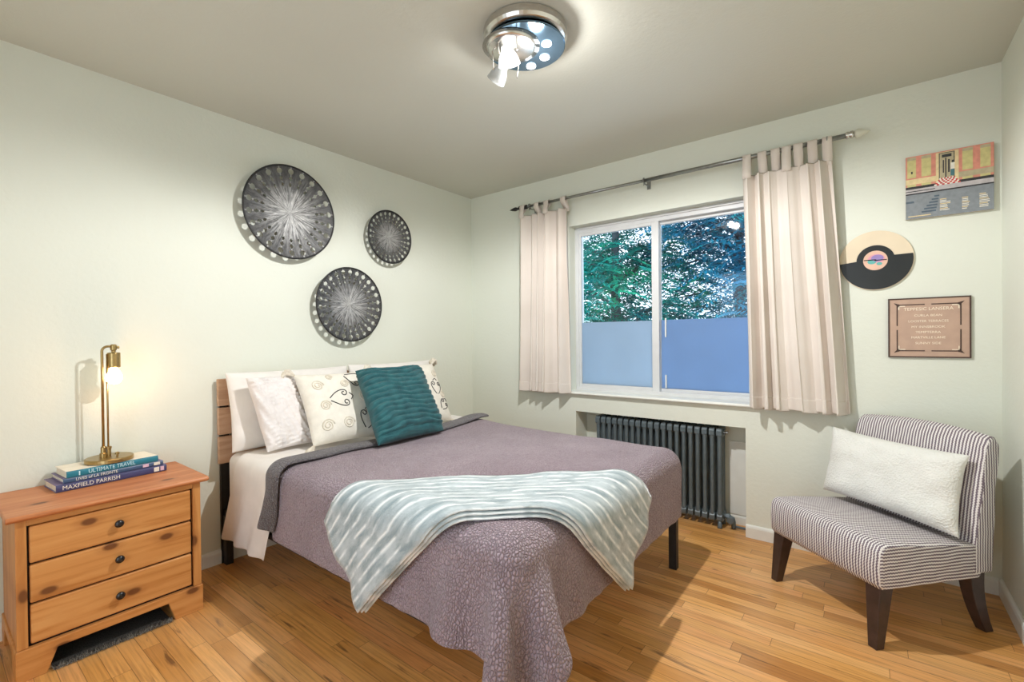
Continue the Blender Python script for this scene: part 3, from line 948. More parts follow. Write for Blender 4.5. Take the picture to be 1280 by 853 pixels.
ld = bpy.data.lights.new('bulb_glow', 'POINT'); ld.energy = LAMP_POWER; ld.color = LAMP_COLOR; ld.shadow_soft_size = 0.02
lo = bpy.data.objects.new('bulb_glow', ld); COL.objects.link(lo); lo.parent = lamp; lo.location = (0.050, SY-LY+0.012, BZ-LZ-0.012)

# ------------------------------------------------------------------ punched metal wall discs
def disc_mat():
    t = NT('hammered_pewter')
    tc = t.add('ShaderNodeTexCoord'); s = t.add('ShaderNodeSeparateXYZ'); t.link(tc.outputs['Object'], s.inputs[0])
    y, z = s.outputs[1], s.outputs[2]
    uvn = t.add('ShaderNodeUVMap')
    su = t.add('ShaderNodeSeparateXYZ'); t.link(uvn.outputs[0], su.inputs[0])
    rn, an = su.outputs[0], su.outputs[1]      # normalised radius and turn fraction
    a2 = t.math('ARCTAN2', z, y)
    cb = t.add('ShaderNodeCombineXYZ'); t.link(t.math('MULTIPLY', t.math('SINE', a2), 3.0), cb.inputs[0]); t.link(t.math('MULTIPLY', t.math('COSINE', a2), 3.0), cb.inputs[1]); t.link(t.math('MULTIPLY', rn, 0.8), cb.inputs[2])
    streak = t.noise(cb.outputs[0], 5.0, 4, 0.75)
    speck = t.noise(tc.outputs['Object'], 60, 3, 0.7)
    fall = t.ramp(rn, [(0.0, (1,1,1)), (0.30, (0.75,0.75,0.75)), (0.62, (0.25,0.25,0.25)), (1.0, (0.05,0.05,0.05))])
    k = t.math('MULTIPLY', t.math('ADD', t.ramp(streak, [(0.42, (0,0,0)), (0.68, (1,1,1))]), t.math('MULTIPLY', speck, 0.4)), fall)
    ray = t.math('LESS_THAN', t.math('ABSOLUTE', t.math('SUBTRACT', t.math('FRACT', t.math('ADD', an, 0.0)), 0.5)), 0.055)
    ray = t.math('MULTIPLY', ray, t.math('GREATER_THAN', rn, 0.34))
    col = t.mix(k, (0.045, 0.045, 0.047), (0.72, 0.72, 0.72))
    col = t.mix(t.math('MULTIPLY', t.ramp(streak, [(0.30, (1,1,1)), (0.40, (0,0,0))]), 0.7), col, (0.02, 0.02, 0.021))
    col = t.mix(t.math('MULTIPLY', ray, 0.55), col, (0.45, 0.45, 0.44))
    t.base(col, 0.42, 0.45, 0.5)
    t.bump(t.math('ADD', streak, t.math('MULTIPLY', speck, 0.5)), 0.4, 0.004)
    return t.m
M_disc = disc_mat()
M_rim = plain('blackened_rim', (0.025, 0.025, 0.026), 0.5, 0.4)

def wall_disc(cy, cz, R, n, label):
    r = thing('wall_disc', label, 'wall decor', (0.0, cy, cz), 0, 'punched metal discs on the left wall')
    X0 = 0.072
    def P(rr, a): return Vector((X0 - 0.020*(1-(rr/R)**2), rr*math.cos(a), rr*math.sin(a)))
    b = NB(); ul = b.loops.layers.uv.verify(); cache = {}
    def vert(rr, a):
        p = P(rr, a); key = (round(p.y, 5), round(p.z, 5))
        if key not in cache: cache[key] = b.verts.new(p)
        return cache[key]
    def face(q, sec):
        vs = [vert(*k) for k in q]
        if len(set(vs)) < 3: return
        try: f = b.faces.new(vs)
        except ValueError: return
        for l, k in zip(f.loops, q): l[ul].uv = (k[0]/R, (k[1]/(2*PI)*n) - sec)
    da = 2*PI/n
    rings = [(0.965, 0.80, 'o', 0.060, 1.0), (0.80, 0.665, 'd', 0.044, 1.4), (0.665, 0.545, 'd', 0.034, 1.5)]
    for s_ in range(n):
        a0 = s_*da; a1 = a0+da
        for r1, r0, kind, hr, asp in rings:
            rc = (r0+r1)/2*R; ac = (a0+a1)/2
            outer = []
            for k in range(4): outer.append((r0*R, a0+(a1-a0)*k/4))
            for k in range(4): outer.append(((r0+(r1-r0)*k/4)*R, a1))
            for k in range(4): outer.append((r1*R, a1-(a1-a0)*k/4))
            for k in range(4): outer.append(((r1-(r1-r0)*k/4)*R, a0))
            inner = []
            for rr, a in outer:
                dx = (rr-rc); dy = (a-ac)*rc; L = math.hypot(dx/asp, dy)
                ux, uy = dx/asp/L, dy/L
                h = hr*R if kind == 'o' else hr*R/(abs(ux)+abs(uy))
                inner.append((rc+ux*h*asp, ac+uy*h/rc))
            m = len(outer)
            for k in range(m):
                face([outer[k], outer[(k+1) % m], inner[(k+1) % m], inner[k]], s_)
        for r1, r0 in ((1.0, 0.965), (0.545, 0.40), (0.40, 0.22), (0.22, 0.08)):
            for k in range(4):
                b0 = a0+da*k/4; b1 = a0+da*(k+1)/4
                face([(r0*R, b0), (r0*R, b1), (r1*R, b1), (r1*R, b0)], s_)
        for k in range(4):
            b0 = a0+da*k/4; b1 = a0+da*(k+1)/4
            face([(0.0, 0.0), (0.08*R, b0), (0.08*R, b1)], s_)
    bmesh.ops.recalc_face_normals(b, faces=b.faces)
    obj('punched_plate', b, M_disc, r, world=False, smooth=False, solid=0.0025)
    b = NB(); N_ = 96
    prev = None; first = None
    for k in range(N_):
        a = 2*PI*k/N_; c = P(R*0.995, a); e = Vector((0, math.cos(a), math.sin(a)))
        rg = [b.verts.new(c + e*(0.0055*math.cos(q)) + Vector((0.0055*math.sin(q), 0, 0))) for q in (PI/3*i for i in range(6))]
        if prev: skin(b, prev, rg)
        else: first = rg
        prev = rg
    skin(b, prev, first)
    bmesh.ops.recalc_face_normals(b, faces=b.faces)
    obj('rim', b, M_rim, r, world=False, smooth=True)
    obj('wall_mount', lathe(NB(), (0.0005, 0, 0), [(0.03, 0), (0.03, 0.004), (0.008, 0.006), (0.008, 0.0515)], 16, 'X'), M_rim, r, world=False)
    return r
wall_disc(-1.652, 1.966, 0.274, 22, 'large punched metal disc, biggest of the three on the wall')
wall_disc(-1.262, 1.437, 0.243, 26, 'middle-sized punched metal disc, lowest on the wall above the bed')
wall_disc(-0.934, 1.938, 0.187, 26, 'smallest punched metal disc, nearest the room corner')

# ------------------------------------------------------------------ ceiling light
CX, CY = 1.700, -1.520
cl = thing('ceiling_light', 'round brushed nickel ceiling light with glass shades and spot lenses', 'ceiling light', (CX, CY, H))
obj('canopy', lathe(NB(), (CX, CY, H), [(0.165, 0), (0.168, -0.004), (0.168, -0.030), (0.160, -0.040), (0.150, -0.046), (0.0, -0.047)], 64), M_nickel, cl, bevel=0.002)
obj('mirror_disc', lathe(NB(), (CX, CY, H-0.068), [(0.0, 0.010), (0.155, 0.010), (0.160, 0.006), (0.160, 0.002), (0.157, 0), (0.0, 0)], 64), M_mirror, cl, label='blue smoked mirror disc')
obj('spacer', lathe(NB(), (CX, CY, H-0.060), [(0.05, 0), (0.05, 0.014)], 24), M_nickel, cl)
DX, DY = CX-0.036, CY-0.046
obj('nickel_dish', lathe(NB(), (DX, DY, H-0.094), [(0.0, 0.010), (0.02, 0.012), (0.085, 0.018), (0.112, 0.024), (0.115, 0.024), (0.086, 0.013), (0.02, 0.002), (0.0, 0.0)], 56), M_nickel, cl, smooth=True)
for k, (sx, sy) in enumerate(((1.786, -1.494), (1.730, -1.424), (1.650, -1.408))):
    l_ = obj('spot_lens', lathe(NB(), (sx, sy, H-0.072), [(0.0, 0.004), (0.020, 0.004), (0.020, 0.0), (0.0, 0.0)], 28), M_spot, cl, label='glowing white spot lens')
for p0, p1 in (((1.652, -1.640, H-0.05), (1.655, -1.632, H-0.125)), ((1.725, -1.610, H-0.05), (1.722, -1.606, H-0.125)),
               ((1.598, -1.606, H-0.065), (1.600, -1.600, H-0.155)), ((1.640, -1.480, H-0.065), (1.634, -1.488, H-0.150))):
    obj('hanger_rod', tube(NB(), [p0, p1], 0.0028, 8), M_nickel, cl, smooth=True)
def shade(c, d, r0, r1, L, m, label):
    u, v = frame_of(d)
    return obj('glass_shade', lathe(NB(), c, [(r0*0.4, 0), (r0, 0.004), (r0*1.15, L*0.25), (r1*0.85, L*0.62), (r1, L), (r1-0.003, L), (r1*0.83, L*0.62), (r0*0.9, L*0.2), (0.0, 0.010)], 32, (u, v, Vector(d).normalized())), m, cl, smooth=True, label=label)
shade((1.690, -1.632, H-0.105), (-0.25, 0.55, -0.55), 0.020, 0.044, 0.070, M_litglass, 'brightly lit frosted glass shade')
shade((1.640, -1.575, H-0.128), (-0.75, 0.15, -0.60), 0.018, 0.040, 0.078, M_dimglass, 'unlit white glass shade hanging lowest')
ldm = bpy.data.lights.new('shade_beam', 'SPOT'); ldm.energy = CEIL_POWER; ldm.color = CEIL_COLOR; ldm.shadow_soft_size = 0.022
ldm.spot_size = PI; ldm.spot_blend = 0.30
q = bpy.data.objects.new('shade_beam', ldm); COL.objects.link(q); q.parent = cl; q.location = (1.790-CX, -1.500-CY, 2.252-H)
ldg = bpy.data.lights.new('shade_glow', 'POINT'); ldg.energy = GLOW_POWER; ldg.color = CEIL_COLOR; ldg.shadow_soft_size = 0.03
q = bpy.data.objects.new('shade_glow', ldg); COL.objects.link(q); q.parent = cl; q.location = (1.745-CX, -1.505-CY, 2.275-H)

# ------------------------------------------------------------------ curtain rod and curtains
RY, RZ = -0.090, 2.230
rod = thing('curtain_rod', 'steel curtain rod with finials on wall brackets above the window', 'curtain rod', (1.64, RY, RZ))
obj('rod_tube', tube(NB(), [(0.66, RY, RZ), (1.63, RY, RZ)], 0.0100, 16), M_rod, rod, smooth=True)
obj('rod_tube', tube(NB(), [(1.62, RY, RZ), (2.715, RY, RZ)], 0.0125, 16), M_rod, rod, smooth=True)
obj('finial', lathe(NB(), (0.505, RY, RZ), [(0.001, 0), (0.008, 0.020), (0.014, 0.045), (0.016, 0.060), (0.010, 0.078), (0.006, 0.086), (0.014, 0.094), (0.018, 0.102), (0.014, 0.110), (0.007, 0.118),
     (0.007, 0.130), (0.016, 0.136), (0.016, 0.146), (0.012, 0.150), (0.016, 0.156), (0.016, 0.170), (0.012, 0.176)], 20, 'X'), M_blackmetal, rod, smooth=True)
fn = obj('finial', lathe(NB(), (2.700, RY, RZ), [(0.013, 0), (0.018, 0.003), (0.018, 0.012), (0.014, 0.016), (0.018, 0.020), (0.020, 0.032), (0.012, 0.036)], 20, 'X'), M_nickel, rod, smooth=True)
obj('finial_tip', lathe(NB(), (2.736, RY, RZ), [(0.014, 0), (0.022, 0.010), (0.022, 0.020), (0.016, 0.038), (0.001, 0.066)], 20, 'X'), plain('pale_glass_tip', (0.62, 0.62, 0.52), 0.3), fn, smooth=True, label='pale pointed glass tip')
for x in (0.700, 1.624, 2.622):
    b = NB()
    box(b, x-0.012, -0.006, RZ-0.035, x+0.012, -0.0005, RZ+0.035)
    tube(b, [(x, -0.004, RZ-0.012), (x, -0.050, RZ-0.018), (x, RY+0.003, RZ-0.0175)], 0.0045, 8)
    pts = [(x, RY + 0.0165*math.sin(a), RZ + 0.0165*math.cos(a)) for a in (PI/12*k for k in range(25))]
    tube(b, pts, 0.0035, 8, caps=False)
    tube(b, [(x, RY, RZ-0.016), (x, RY-0.004, RZ-0.032)], 0.003, 8)
    obj('bracket', b, M_rod, rod, smooth=False)

def curtain(label, xt, xb, zt, zb, folds, tabs, seed, amp=1.0):
    r = thing('curtain', label, 'curtain', ((xb[0]+xb[1])/2, RY, 0), 0, 'tab-top curtains at the window')
    rs = random.Random(seed)
    ph = [rs.uniform(-0.5, 0.5) for _ in range(folds+2)]; am = [rs.uniform(0.45, 1.3) for _ in range(folds+2)]
    nu, nv = folds*20, 26
    def pt(u, v, off=0.0):
        w = folds*max(0.0, min(1.0, u + 0.055*math.sin(2*PI*u*1.4+seed)*min(1, 5*u, 5*(1-u)))); i = int(min(w, folds-1e-6)); fr = w-i
        k = am[i]*(1-fr)+am[i+1]*fr
        phase = 2*PI*w + 0.5*(ph[i]*(1-fr)+ph[i+1]*fr)*(1+v) + 0.5*math.sin(v*2.2+u*5+seed)
        A = (0.027 + 0.018*v)*k*amp
        x = (xt[0]+(xt[1]-xt[0])*u)*(1-v) + (xb[0]+(xb[1]-xb[0])*u)*v
        x += 0.020*math.sin(2*phase)*(0.6+0.3*v)*min(1, 6*u, 6*(1-u))
        sn = math.sin(phase); y = RY + 0.004 - A*math.copysign(abs(sn)**0.65, sn) + off
        z = zt + (zb-zt)*v + 0.006*math.sin(phase+1)*v
        y = min(y, -0.044)
        return Vector((x, y, z))
    b = NB(); grid_mesh(b, [[pt(i/nu, j/nv) for j in range(nv+1)] for i in range(nu+1)])
    obj('curtain_panel', b, M_curt, r, smooth=True, solid=0.0025, subsurf=1)
    b = NB(); v0 = 1-0.055
    grid_mesh(b, [[pt(i/nu, v0+(1.0-v0)*j/3, -0.0035) for j in range(4)] for i in range(nu+1)])
    obj('hem', b, M_curt, r, smooth=True, solid=0.003, subsurf=1)
    for tu in tabs:
        p = pt(tu, 0); hw = 0.022; R_ = 0.0165
        path = [Vector((p.x, p.y-0.003, zt-0.025)), Vector((p.x, p.y-0.003, zt+0.01)), Vector((p.x, RY-R_, RZ-0.02))]
        path += [Vector((p.x, RY-R_*math.cos(a), RZ+R_*math.sin(a))) for a in (PI/8*k for k in range(9))]
        path += [Vector((p.x, RY+R_, RZ-0.02)), Vector((p.x, p.y+0.004, zt+0.01)), Vector((p.x, p.y+0.004, zt-0.02))]
        b = NB()
        grid_mesh(b, [[q + Vector((-hw, 0, 0)) for q in path], [q + Vector((hw, 0, 0)) for q in path]])
        obj('tab', b, M_curt, r, smooth=True, solid=0.002)
    return r
curtain('narrower cream tab-top curtain on the window side near the room corner', (0.612, 1.030), (0.588, 1.032), 2.165, 0.790, 5, (0.06, 0.36, 0.62, 0.95), 3, 1.1)
curtain('wider cream tab-top curtain hanging beside the round record clock', (2.212, 2.640), (2.250, 2.715), 2.130, 0.785, 6, (0.06, 0.26, 0.40, 0.54, 0.68, 0.82, 0.96), 11)

# ------------------------------------------------------------------ radiator
rad = thing('radiator', 'slate grey cast iron column radiator in the niche under the window', 'radiator', (1.63, 0.08, 0))
def section_bm(x):
    b = NB()
    for y in (0.034, 0.078, 0.122):
        tube(b, [(x, y, 0.085), (x, y, 0.115), (x, y, 0.56), (x, y, 0.59)], [0.016, 0.0125, 0.0125, 0.016], 10)
    for z0, z1 in ((0.570, 0.628), (0.040, 0.095)):
        m = (z1-z0)/2
        poly = [(0.018, z0+0.012), (0.030, z0), (0.126, z0), (0.138, z0+0.012), (0.138, z1-0.018), (0.124, z1), (0.100, z1-0.006), (0.078, z1-0.002), (0.056, z1-0.006), (0.032, z1), (0.018, z1-0.018)]
        prism(b, poly, x-0.0165, x+0.0165, 'X')
    for z in (0.600, 0.068):
        tube(b, [(x-0.0225, 0.078, z), (x+0.0225, 0.078, z)], 0.020, 12)
    return b
pitch = 0.0440
x0 = 1.213
first = obj('section', section_bm(x0), M_iron, rad, smooth=False, bevel=0.003)
for k in range(1, 20):
    c = first.copy(); COL.objects.link(c); c.parent = rad; c.location = (pitch*k, 0, 0)
for x in (x0, x0+pitch*19):
    for y in (0.034, 0.122):
        obj('foot', lathe(NB(), (x, y, 0.0), [(0.016, 0), (0.014, 0.012), (0.011, 0.045)], 12), M_iron, rad, smooth=True)
xe = x0+pitch*19+0.018
obj('air_vent', tube(NB(), [(xe, 0.05, 0.600), (xe+0.016, 0.05, 0.600), (xe+0.018, 0.05, 0.600), (xe+0.030, 0.05, 0.600)], [0.005, 0.005, 0.009, 0.008], 12), M_rod, rad, smooth=False)
b = NB()
tube(b, [(xe, 0.078, 0.068), (xe+0.030, 0.078, 0.068), (xe+0.048, 0.078, 0.060), (xe+0.052, 0.078, 0.040), (xe+0.052, 0.078, 0.0)], 0.013, 12)
lathe(b, (xe+0.020, 0.078, 0.068), [(0.019, -0.010), (0.019, 0.010)], 6, 'X')
tube(b, [(xe+0.052, 0.078, 0.014), (NX1, 0.078, 0.014)], 0.007, 10)
vl = obj('valve', b, M_iron, rad, smooth=False)
obj('valve_wheel', lathe(NB(), (xe+0.045, 0.058, 0.062), [(0.006, 0.0), (0.008, -0.022), (0.020, -0.024), (0.022, -0.030), (0.019, -0.036), (0.004, -0.037)], 14, 'Y'), M_iron, vl, smooth=False)

# ------------------------------------------------------------------ slipper chair
CH_ROT = math.atan2(-0.662, 0.749)
CHO = Vector((2.612, -0.634, 0))
ch = thing('slipper_chair', 'armless slipper chair in wavy purple-grey and white stripes', 'chair', CHO, CH_ROT)
def ch_world(u, d, z):
    return CHO + Vector((0.749, -0.662, 0))*u + Vector((0.662, 0.749, 0))*d + Vector((0, 0, z))
def stripe_uv(b, side_z=True):
    ul = b.loops.layers.uv.verify(); b.normal_update()
    for f in b.faces:
        n = f.normal
        for l in f.loops:
            p = l.vert.co
            if abs(n.x) > 0.75: l[ul].uv = (p.z, p.y) if side_z else (p.y, p.z)
            else: l[ul].uv = (p.x, p.y + p.z)
def loft(b, profs, xs):
    rings_ = [[b.verts.new((x, y, z)) for y, z in pr] for pr, x in zip(profs, xs)]
    for A, B in zip(rings_, rings_[1:]): skin(b, A, B)
    cap(b, rings_[0][::-1]); cap(b, rings_[-1])
    bmesh.ops.recalc_face_normals(b, faces=b.faces)
def rounded_loft(prof, hw, r, taper=None, crown=0.0, n=14):
    """extrude a (y,z) profile across x with rounded ends"""
    cy = sum(p[0] for p in prof)/len(prof); cz = sum(p[1] for p in prof)/len(prof)
    xs, profs = [], []
    st = []
    for k in range(5):
        a = PI/2*k/4; st.append((-hw + r*(1-math.sin(a)), r*(1-math.cos(a))))
    st = st[::-1]
    st = [(-hw + r*(1-math.cos(a)), r*(1-math.sin(a))) for a in (PI/2*k/4 for k in range(5))]
    for k in range(1, n): st.append((-hw+r + 2*(hw-r)*k/n, 0))
    st += [(-x, i) for x, i in st[:5][::-1]]
    for x, ins in st:
        pr = []
        for y, z in prof:
            d = math.hypot(y-cy, z-cz)+1e-9
            yy = y-(y-cy)/d*ins; zz = z-(z-cz)/d*ins
            zz += crown*(1-(x/hw)**2)*max(0, (zz-cz))/0.08
            pr.append((yy, zz))
        profs.append(pr); xs.append(x)
    b = NB(); loft(b, profs, xs)
    if taper:
        for v in b.verts: v.co.x *= taper(v.co)
    return b
seat_prof = [(0.012, 0.232), (0.0, 0.250), (-0.004, 0.32), (0.0, 0.372), (0.012, 0.394), (0.035, 0.402), (0.12, 0.400), (0.24, 0.390), (0.36, 0.378), (0.470, 0.366), (0.490, 0.350), (0.490, 0.245), (0.478, 0.232)]
b = rounded_loft(seat_prof, 0.285, 0.018, crown=0.006); stripe_uv(b)
obj('seat', b, M_chair, ch, world=False, smooth=True)
back_prof = [(0.445, 0.245), (0.448, 0.36), (0.462, 0.46), (0.484, 0.58), (0.506, 0.70), (0.520, 0.765), (0.535, 0.798), (0.556, 0.812), (0.578, 0.805), (0.590, 0.780), (0.585, 0.70), (0.568, 0.58), (0.552, 0.46), (0.540, 0.36), (0.532, 0.245)]
b = rounded_loft(back_prof, 0.287, 0.020, taper=lambda co: 1.0-0.02*max(0, co.z-0.5)/0.3)
for v in b.verts:   # crest dips a little towards the ends, back bows
    e = (v.co.x/0.285)**2
    v.co.z -= 0.020*e*max(0, (v.co.z-0.6)/0.2); v.co.y -= 0.010*e*max(0, (v.co.z-0.4)/0.4)
stripe_uv(b, False)
obj('backrest', b, M_chair, ch, world=False, smooth=True)
for sx in (-1, 1):
    b = NB()
    xo = sx*0.272
    A = [(xo, 0.012), (xo-sx*0.062, 0.012), (xo-sx*0.062, 0.074), (xo, 0.074)]
    B = [(xo, 0.000), (xo-sx*0.036, 0.000), (xo-sx*0.036, 0.036), (xo, 0.036)]
    va = [b.verts.new((x, y, 0.2335)) for x, y in A]; vb = [b.verts.new((x, y-0.006, 0.0)) for x, y in B]
    skin(b, va, vb); cap(b, va); cap(b, vb[::-1]); bmesh.ops.recalc_face_normals(b, faces=b.faces)
    obj('leg', b, M_espresso, ch, world=False, bevel=0.003)
    b = NB(); prev = None
    for k in range(7):
        a = k/6; z = 0.2445*(1-a)
        y0 = 0.448+0.075*a**1.8; dp = 0.070-0.030*a; w = 0.052-0.014*a
        R_ = [b.verts.new(p) for p in ((xo, y0, z), (xo-sx*w, y0, z), (xo-sx*w, y0+dp, z), (xo, y0+dp, z))]
        if prev: skin(b, prev, R_)
        else: cap(b, R_)
        prev = R_
    cap(b, prev[::-1]); bmesh.ops.recalc_face_normals(b, faces=b.faces)
    obj('leg', b, M_espresso, ch, world=False, bevel=0.003)
pillow('lumbar_pillow', 'oblong white knitted pillow lying across the striped chair', M_knit,
       (ch_world(-0.310, 0.335, 0.408), ch_world(0.280, 0.375, 0.400), ch_world(-0.335, 0.425, 0.722)), 0.135, pinch=0.065, wr=0.008, seed=9, nu=44, nv=32)

# ------------------------------------------------------------------ wall decor on the window wall
def flat(b, x0, z0, x1, z1, y, mi): 
    vs = [b.verts.new(p) for p in ((x0, y, z0), (x1, y, z0), (x1, y, z1), (x0, y, z1))]
    f = b.faces.new(vs); f.material_index = mi
def inkm(n, c): return plain(n, c, 0.55, vary=0.10, vs=60)
P_cols = [inkm('canvas_edge', (0.45, 0.40, 0.33)), inkm('print_yellow', (0.58, 0.53, 0.24)), inkm('print_salmon', (0.66, 0.27, 0.20)), inkm('print_cream', (0.74, 0.60, 0.34)),
          inkm('print_black', (0.03, 0.03, 0.035)), inkm('print_pavement', (0.50, 0.47, 0.48)), inkm('print_asphalt', (0.23, 0.255, 0.28)), inkm('print_shade_blue', (0.085, 0.12, 0.16)),
          inkm('print_white', (0.78, 0.75, 0.68)), inkm('print_red', (0.55, 0.05, 0.05)), inkm('print_denim', (0.06, 0.17, 0.20)), inkm('print_khaki', (0.46, 0.40, 0.26))]
px0, px1, pz0, pz1 = 2.940, 3.247, 1.772, 2.078
po = thing('canvas_print', 'canvas print of a yellow and salmon striped shopfront', 'picture', ((px0+px1)/2, -0.012, (pz0+pz1)/2))
b = NB(); box(b, px0, -0.022, pz0, px1, -0.0006, pz1)
obj('canvas', b, P_cols[0], po, bevel=0.001)
b = NB(); lay = [-0.0224]
def art(s0, t0, s1, t1, mi):
    lay[0] -= 0.000012
    flat(b, px0+(px1-px0)*s0, pz0+(pz1-pz0)*t0, px0+(px1-px0)*s1, pz0+(pz1-pz0)*t1, lay[0], mi)
art(0, 0, 1, 0.40, 6); art(0, 0.40, 1, 0.52, 5)
art(0, 0.48, 1, 1, 2)
for s0, s1 in ((0.02, 0.125), (0.19, 0.305), (0.66, 0.775), (0.855, 0.965)):
    art(s0, 0.50, s1, 0.985, 1); art(s0, 0.94, s1, 0.985, 11)
art(0, 0.635, 1, 0.655, 2); art(0, 0.55, 0.36, 0.635, 3); art(0.62, 0.55, 1, 0.635, 11)
art(0.0, 0.475, 0.36, 0.515, 4); art(0.62, 0.475, 1.0, 0.515, 4)
art(0.36, 0.50, 0.62, 0.985, 3); art(0.395, 0.56, 0.575, 0.975, 4); art(0.405, 0.56, 0.565, 0.965, 11); art(0.43, 0.90, 0.54, 0.945, 4)
art(0.44, 0.66, 0.455, 0.86, 4); art(0.467, 0.58, 0.482, 0.89, 4); art(0.50, 0.66, 0.52, 0.86, 4)
art(0.530, 0.70, 0.575, 0.80, 8); art(0.542, 0.80, 0.565, 0.84, 4); art(0.528, 0.60, 0.572, 0.70, 10)
art(0.065, 0.72, 0.085, 0.76, 4)
for r_ in range(5):
    w0 = 0.40-0.015*r_; w1 = 0.58+0.015*r_; z_ = 0.585-0.022*r_
    for k in range(10):
        art(w0+(w1-w0)*k/10, z_-0.022, w0+(w1-w0)*(k+1)/10, z_, 9 if (k+r_) % 2 else 8)
art(0, 0.385, 1, 0.405, 4); art(0, 0.43, 0.35, 0.442, 4)
for k in range(6):
    art(0.24+0.02*(5-k)-0.02*k*0.5, 0.08+0.045*(5-k), 0.40-0.008*k, 0.105+0.045*(5-k), 7)
art(0.0, 0.25, 0.10, 0.28, 7)
rs = random.Random(2)
for s0, s1, n_, t1 in ((0.405, 0.53, 8, 0.26), (0.655, 0.745, 8, 0.24), (0.845, 0.955, 9, 0.26)):
    for k in range(n_):
        e = s1 - rs.uniform(0, 0.4)*(s1-s0)
        art(s0, t1-0.024*k-0.012, e, t1-0.024*k, 8 if k % 3 else 3)
art(0.03, 0.03, 0.30, 0.045, 3)
obj('printed_picture', b, P_cols, po)

# record clock: lower half of a record on a cream backing disc
rc = thing('record_clock', 'clock made from a cut vinyl record on a cream round backing', 'clock', (2.820, -0.008, 1.585))
M_vinyl = plain('black_vinyl', (0.018, 0.021, 0.024), 0.28, vary=0.1)
M_backing = plain('cream_backing', (0.74, 0.63, 0.47), 0.6, vary=0.03)
def half_poly(R, a0, a1, n=48): return [(2.820+R*math.cos(a0+(a1-a0)*k/n), 1.585+R*math.sin(a0+(a1-a0)*k/n)) for k in range(n+1)]
obj('backing_disc', prism(NB(), half_poly(0.1525, 0, 2*PI*(63/64), 63), -0.0085, -0.0045, 'Y'), M_backing, rc)
obj('standoff', prism(NB(), half_poly(0.04, 0, 2*PI*(23/24), 23), -0.0047, -0.0003, 'Y'), M_backing, rc)
tl = math.radians(4)
poly = half_poly(0.149, PI-0.02+tl, 2*PI+0.08+tl, 56)
def ringpts(R, a0, a1, n): return [(2.820+R*math.cos(a0+(a1-a0)*k/n), 1.585+R*math.sin(a0+(a1-a0)*k/n)) for k in range(n+1)]
poly = poly + ringpts(0.078, 0.20+tl, PI-0.08+tl, 24)
obj('record', prism(NB(), poly, -0.0115, -0.0088, 'Y'), M_vinyl, rc, label='black half record with a full ring around the label')
L_cols = [plain('label_salmon', (0.72, 0.47, 0.36), 0.5), plain('label_violet', (0.30, 0.22, 0.50), 0.5), plain('label_teal', (0.12, 0.42, 0.40), 0.5), plain('label_pink', (0.70, 0.32, 0.42), 0.5)]
b = prism(NB(), half_poly(0.050, 0, 2*PI*(39/40), 39), -0.0125, -0.0116, 'Y', 0)
for cxx, czz, rr, mi, yy in ((0.004, 0.008, 0.030, 3, -0.01265), (0.008, 0.011, 0.022, 1, -0.0128), (-0.014, -0.006, 0.016, 2, -0.01275), (0.016, -0.018, 0.010, 2, -0.0129)):
    vs = [b.verts.new((2.820+cxx+rr*1.15*math.cos(PI/12*k), yy, 1.585+czz+rr*0.8*math.sin(PI/12*k))) for k in range(24)]
    f = b.faces.new(vs); f.material_index = mi
bmesh.ops.recalc_face_normals(b, faces=b.faces)
obj('record_label', b, L_cols, rc, label='salmon record label with violet and teal blots')
b = NB(); box(b, 2.773, -0.0152, 1.5865, 2.820, -0.0142, 1.5905); box(b, 2.820, -0.0164, 1.584, 2.866, -0.0154, 1.587)
lathe(b, (2.820, -0.0116, 1.586), [(0.004, -0.006), (0.004, 0.0)], 12, 'Y')
obj('clock_hands', b, M_knob, rc)

# brown lettered plaque
sx0, sx1, sz0, sz1 = 2.870, 3.173, 1.088, 1.383
sg = thing('wall_plaque', 'brown plaque with rows of cream lettering below the record clock', 'plaque', ((sx0+sx1)/2, -0.006, (sz0+sz1)/2))
M_plq = plain('tan_plaque', (0.49, 0.335, 0.255), 0.6, vary=0.06, vs=20); M_plqd = plain('dark_brown_border', (0.06, 0.030, 0.022), 0.5); M_plql = plain('cream_plaque_paint', (0.84, 0.74, 0.60), 0.6)
M_plqb = plain('tan_tile_border', (0.46, 0.31, 0.245), 0.6, vary=0.15, vs=90)
obj('plaque_board', box(NB(), sx0+0.004, -0.011, sz0+0.004, sx1-0.004, -0.0006, sz1-0.004), M_plq, sg)
b = NB()
for q in ((sx0, sz0, sx1, sz0+0.006), (sx0, sz1-0.006, sx1, sz1), (sx0, sz0+0.006, sx0+0.006, sz1-0.006), (sx1-0.006, sz0+0.006, sx1, sz1-0.006)):
    box(b, q[0], -0.0135, q[1], q[2], -0.0006, q[3])
obj('edge_border', b, M_plqd, sg)
b = NB()
i0, i1, j0, j1 = sx0+0.036, sx1-0.036, sz0+0.034, sz1-0.034
for q in ((i0, j0-0.003, (i0+i1)/2-0.012, j0+0.002), ((i0+i1)/2+0.012, j0-0.003, i1, j0+0.002), (i0, j1-0.002, (i0+i1)/2-0.012, j1+0.003), ((i0+i1)/2+0.012, j1-0.002, i1, j1+0.003),
          (i0-0.003, j0, i0+0.002, (j0+j1)/2-0.010), (i0-0.003, (j0+j1)/2+0.010, i0+0.002, j1), (i1-0.002, j0, i1+0.003, (j0+j1)/2-0.010), (i1-0.002, (j0+j1)/2+0.010, i1+0.003, j1)):
    box(b, q[0], -0.0122, q[1], q[2], -0.0109, q[3])
